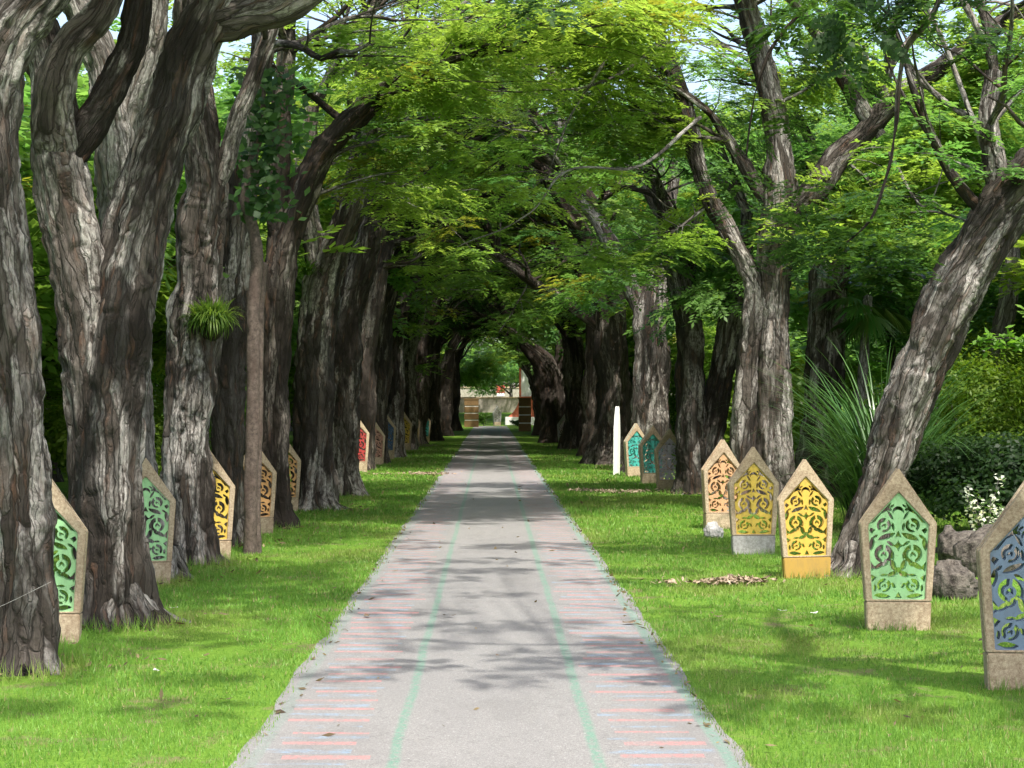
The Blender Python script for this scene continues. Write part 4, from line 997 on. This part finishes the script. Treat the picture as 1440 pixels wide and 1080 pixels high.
bm = bmesh.new(); bm_box(bm, -.45, .45, -.15, .15, 1.5, 2.3, .03); bm_obj("board", bm, REDP, sg)
bm = bmesh.new(); bm_box(bm, -.4, .4, -.12, .12, 1.2, 1.498, .02); bm_obj("panel", bm, WHITEP, sg)
bm = bmesh.new(); bm_box(bm, -.5, .5, -.2, .2, -.05, 1.197, .03); bm_obj("box", bm, BARK_DARK if False else PAINTS['grey'], sg)
shrub("shrub", "round green bush between the left pillar and the grey panel", "shrub", gx(681, 138), 138, 1.1, 1.0, S_MD, 610, 1500, (.1, .06), nl=6)
shrub("shrub", "small dark bush at the foot of the monument", "shrub", gx(727, 136), 136, 1.2, .6, S_DK, 611, 1500, (.1, .06), nl=6)
for i, (x, y, h, pr) in enumerate([(-3.5, 168, 9, 401), (2, 182, 9, 402), (-9, 190, 11, 403), (8, 186, 11, 401), (-16, 172, 12, 402), (16, 176, 12, 403), (-2, 216, 12, 402), (7, 222, 13, 401), (-12, 224, 14, 403), (20, 220, 14, 402), (-26, 210, 14, 401)]):
    o = bg_tree(["leafy tree hanging over the opening at the path end", "tree beside the monument beyond the path end"][i] if i < 2 else "green tree in the park beyond the end of the path", x, y, h, 40 + i, None, proto=pr); o.location.z = .5
    o["group"] = "trees beyond the path end"

# far woods closing the view, one mass
for i, (x, y, h, pr) in enumerate([(-12, 72, 19, 404), (-11, 90, 20, 405), (-12, 112, 22, 404), (-20, 60, 20, 405), (-22, 95, 24, 404), (12, 70, 18, 404), (11.5, 86, 20, 405), (12, 106, 22, 404),
                                   (20, 52, 18, 405), (22, 74, 21, 404), (24, 100, 25, 405), (13, 128, 24, 404), (-12, 132, 24, 405), (-4, 245, 30, 404), (10, 250, 32, 405), (-18, 252, 32, 404), (24, 246, 30, 405), (17, 42, 15, 405), (-13, 44, 16, 405), (-11, 52, 17, 404), (11, 60, 17, 405), (15, 36, 14, 404), (10, 68, 19, 404), (12, 84, 22, 405), (20, 62, 19, 404), (-8, 49, 17, 405), (-8.5, 64, 19, 404), (-9, 80, 21, 405), (9.5, 104, 30, 404), (15, 118, 33, 405), (21, 108, 31, 404), (28, 122, 36, 405), (36, 132, 38, 404), (-9.5, 102, 30, 405), (-16, 112, 33, 404), (-23, 120, 35, 405), (-6, 150, 30, 404), (7, 156, 32, 405), (-15, 160, 32, 405), (17, 150, 30, 404)]):
    o = bg_tree("tall green tree closing the view high behind the %s" % ("path end" if y > 140 else ("left row" if x < 0 else "right row")), x, y, h, 70 + i, None, proto=pr); o["group"] = "tall trees at the back"
def far_wood():
    rng = np.random.RandomState(88); lobes = []
    for k in range(150):
        side = rng.choice([-1, 1]); 
        if rng.rand() < .6: x, y = side * rng.uniform(20, 34), rng.uniform(10, 200)
        else: x, y = rng.uniform(-60, 60), rng.uniform(235, 275)
        s = rng.uniform(3, 5.5); lobes.append((x, y, rng.uniform(2, 20), s, s, s * .8))
    c, n = clump_points(rng, lobes, 170000); c = c[c[:, 2] > .05]; n = n[:len(c)]
    tag(link("far_wood", leaf_mesh("far_wood", leaf_quads(c, n, rng, .55, .32), rng, S_MD, len(c)), LEAF), "mass of green woodland closing the view behind the rows", "woodland", None, "stuff")
far_wood()

# ------------------------------------------------------------------ grass, litter
def build_grass():
    rng = np.random.RandomState(4); PX = []; PY = []; H = []; W = []
    def region(y0, y1, dens, hh, ww):
        ys_ = rng.uniform(y0, y1, int(dens * (y1 - y0) * 16)); xs_ = rng.uniform(-8, 8, len(ys_))
        k = (np.abs(xs_) > 1.10) & (xs_ > -.2654 * ys_ - 1.6) & (xs_ < .2885 * ys_ + 1.6)
        xs_, ys_ = xs_[k], ys_[k]
        e = 1.215 + .018 * vnoise(np.stack([ys_ * 1.1, np.sign(xs_), 0 * ys_], 1), 3); k = np.abs(xs_) > e - .035 + .025 * rng.normal(0, 1, len(xs_))
        xs_, ys_ = xs_[k], ys_[k]
        n = vnoise(np.stack([xs_ * 1.4, ys_ * 1.4, 0 * xs_], 1), 21); n5 = fbm(np.stack([xs_ * 3.1, ys_ * 2.3, 0 * xs_], 1), 41, 3); k = rng.rand(len(xs_)) < np.clip(1.1 + n * .8 + n5 * 1.3, .10, 1)
        xs_, ys_, n = xs_[k], ys_[k], n[k]
        PX.append(xs_); PY.append(ys_); H.append(hh * rng.uniform(.5, 1.25, len(xs_)) * (1 + .35 * n)); W.append(ww * rng.uniform(.7, 1.3, len(xs_)))
    region(6.5, 10.5, 3600, .034, .0050); region(10.5, 15, 2600, .036, .0065); region(15, 24, 1300, .040, .010); region(24, 40, 520, .05, .017); region(40, 75, 160, .06, .035)
    # longer tufts at the trunks and panel feet
    for o in list(COL.objects):
        if o.parent is None and o.name.split('.')[0] in ("avenue_tree", "carved_panel") and o.location.y < 40 and abs(o.location.x) < 4.6:
            isT = o.name.startswith("avenue"); m = int((900 if isT else 260) * (1 if o.location.y < 22 else .4)); a = rng.uniform(0, 6.283, m); r = (.40 + np.abs(rng.normal(0, .13, m))) if isT else rng.uniform(.12, .32, m)
            PX.append(o.location.x + np.cos(a) * r); PY.append(o.location.y + np.sin(a) * r * (1 if isT else .5)); H.append(rng.uniform(.05, .17 if isT else .11, m)); W.append(np.full(m, .007))
    x, y, h, w = map(np.concatenate, (PX, PY, H, W)); n = len(x); a = rng.uniform(0, 6.283, n); az = rng.uniform(0, 6.283, n); tl = np.abs(rng.normal(0, .55, n))
    b = np.stack([x, y, np.zeros(n) + .001], 1); s = np.stack([np.cos(a), np.sin(a), 0 * a], 1) * (w / 2)[:, None]
    top = b + np.stack([np.cos(az) * np.sin(tl), np.sin(az) * np.sin(tl), np.cos(tl)], 1) * h[:, None]
    V = np.stack([b - s, b + s, top], 1).reshape(-1, 3)
    pn = np.clip(.5 + .6 * fbm(np.stack([x * .8, y * .8, 0 * x], 1), 9, 3) + rng.normal(0, .22, n), 0, 1)[:, None]
    c = np.array([[.105, .225, .032]]) * (1 - pn) + np.array([[.17, .315, .05]]) * pn
    c = c * (1 + .5 * fbm(np.stack([x * .45, y * .3, 0 * x + 4], 1), 17, 3))[:, None]; yl = np.clip(fbm(np.stack([x * .9, y * .7, 0 * x + 9], 1), 27, 4) * 2.0 - .3, 0, .4)[:, None]; c = c * (1 - yl) + np.array([[.30, .31, .09]]) * yl; h = h * (1 + .5 * fbm(np.stack([x * 1.1, y * .8, 0 * x + 2], 1), 37, 2)); dry = rng.rand(n) < .07; c[dry] = (.30, .27, .12)
    C = np.repeat(np.concatenate([c, np.ones((n, 1))], 1), 3, 0)
    o = link("grass", np_mesh("grass", V, None, np.arange(n * 3).reshape(-1, 3), attrs={"tint": ('FLOAT_COLOR', C)}), GRASSBLADE)
    tag(o, "short bright green lawn grass on both sides of the path", "grass", None, "stuff"); print("grass", n)
build_grass()
def litter():
    rng = np.random.RandomState(12)
    def leafpiece(label, x, Y, s, seed, mat=DRYLEAF, grp="fallen leaves and twigs"):
        bm = bmesh.new(); n = 9; r = np.random.RandomState(seed); vs = []
        for row in (0, 1):
            for k in range(n):
                t = k / (n - 1); w = math.sin(math.pi * min(.98, max(.02, t))) * .22
                vs.append(bm.verts.new(((t - .5) * s, (w if row else -w) * s, .012 + .25 * s * abs(t - .5) * r.uniform(.4, 1) + (.06 * s if row else 0))))
        for k in range(n - 1): bm.faces.new((vs[k], vs[k + 1], vs[n + k + 1], vs[n + k]))
        r2 = bmesh.ops.solidify(bm, geom=list(bm.faces), thickness=.004)
        o = bm_obj("dead_leaf", bm, mat, None, (x, Y, .004)); o.rotation_euler = (0, 0, r.uniform(0, 6.28)); tag(o, label, "dead leaf", grp)
    for i, (px, py, s, lab) in enumerate([(516, 869, .11, "dark dead leaf lying on the path's left side"), (632, 869, .10, "thin dead leaf lying near the left green line"), (885, 879, .13, "dead leaf on the path near its right edge"), (555, 805, .07, "small leaf on the path by the left green line"),
                                          (243, 858, .09, "pale dead leaf on the grass by the second left tree"), (220, 947, .10, "pale dead leaf on the lower left grass"), (318, 988, .09, "dead leaf on the grass near the bottom left path edge"), (1100, 862, .09, "pale dead leaf on the right lawn"), (1010, 870, .08, "dead leaf near the right path edge"), (700, 925, .05, "tiny leaf lying in the middle of the path"),
                                          (1145, 865, .08, "pale leaf on the grass in front of the ochre panel"), (465, 880, .07, "dark leaf at the left path edge"), (1385, 850, .08, "dry leaf on the grass by the dark boulder")]):
        Y = ydepth(py); leafpiece(lab, gx(px, Y), Y, s, 900 + i, WHITEP if "pale" in lab else DRYLEAF)
    # heaps of dry litter
    for i, (px, py, w, d, lab) in enumerate([(1045, 822, .75, .35, "pale dry litter on the grass left of the ochre panel"), (870, 693, 1.0, .9, "brown litter patch on the grass below the lilac panel"), (565, 668, 1.1, 1.0, "brown litter patch on the grass near the red panel"), (590, 628, 1.2, 1.5, "dark litter heap far along the left verge"), (960, 655, .8, .8, "litter round the foot of the dark trunk on the right")]):
        Y = ydepth(py); r = np.random.RandomState(950 + i); n = 420; sc = r.normal(0, 1, (7, 2)) * [w / 2.0, d / 2.4]; si = r.choice(7, n, p=[.3, .22, .16, .12, .1, .06, .04]); c = np.stack([sc[si, 0] + r.normal(0, w / 6.5, n), sc[si, 1] + r.normal(0, d / 6, n), np.abs(r.normal(0, .018, n)) + .03], 1)
        V = leaf_quads(c, np.tile([[0, 0, 1.]], (n, 1)), r, .085, .03)
        o = link("leaf_litter", np_mesh("leaf_litter", V, np.arange(len(V)).reshape(-1, 4)), DRYLEAF, None, (gx(px, Y), Y, 0)); tag(o, lab, "leaf litter", None, "stuff")
def debris():
    rng = np.random.RandomState(33); X = []; Y = []
    n = 260; Y.append(7.5 + 40 * rng.rand(n) ** 1.5); X.append(np.sign(rng.normal(0, 1, n)) * (1.20 - np.abs(rng.normal(0, .07, n))))
    n = 45; Y.append(rng.uniform(8, 40, n)); X.append(rng.uniform(-1.1, 1.1, n))
    n = 240; Y.append(7.5 + 40 * rng.rand(n) ** 1.4); X.append(np.where(rng.rand(n) < .5, 1, -1) * rng.uniform(1.3, 4.5, n))
    for o in COL.objects:
        if o.parent is None and o.name.startswith("avenue_tree") and o.location.y < 45:
            m = 90; a = rng.uniform(0, 6.28, m); r = .42 + np.abs(rng.normal(0, .28, m)); X.append(o.location.x + np.cos(a) * r); Y.append(o.location.y + np.sin(a) * r)
    x, y = np.concatenate(X), np.concatenate(Y); n = len(x); sz = rng.choice([.6, 1, 1, 1.7], n)
    c = np.stack([x, y, np.where(np.abs(x) < 1.2, .012, .04)], 1); V = leaf_quads(c, np.tile([[0, 0, 1.]], (n, 1)), rng, (.03 + .001 * y) * sz, (.013 + .0004 * y) * sz)
    o = link("leaf_debris", leaf_mesh("leaf_debris", V, rng, ((.05, .035, .022), (.26, .20, .11)), n), GRASSBLADE); tag(o, "small bits of dead leaf scattered over path and lawn", "leaf debris", None, "stuff")
debris()
litter()
for k in list(BG.values()):
    pass
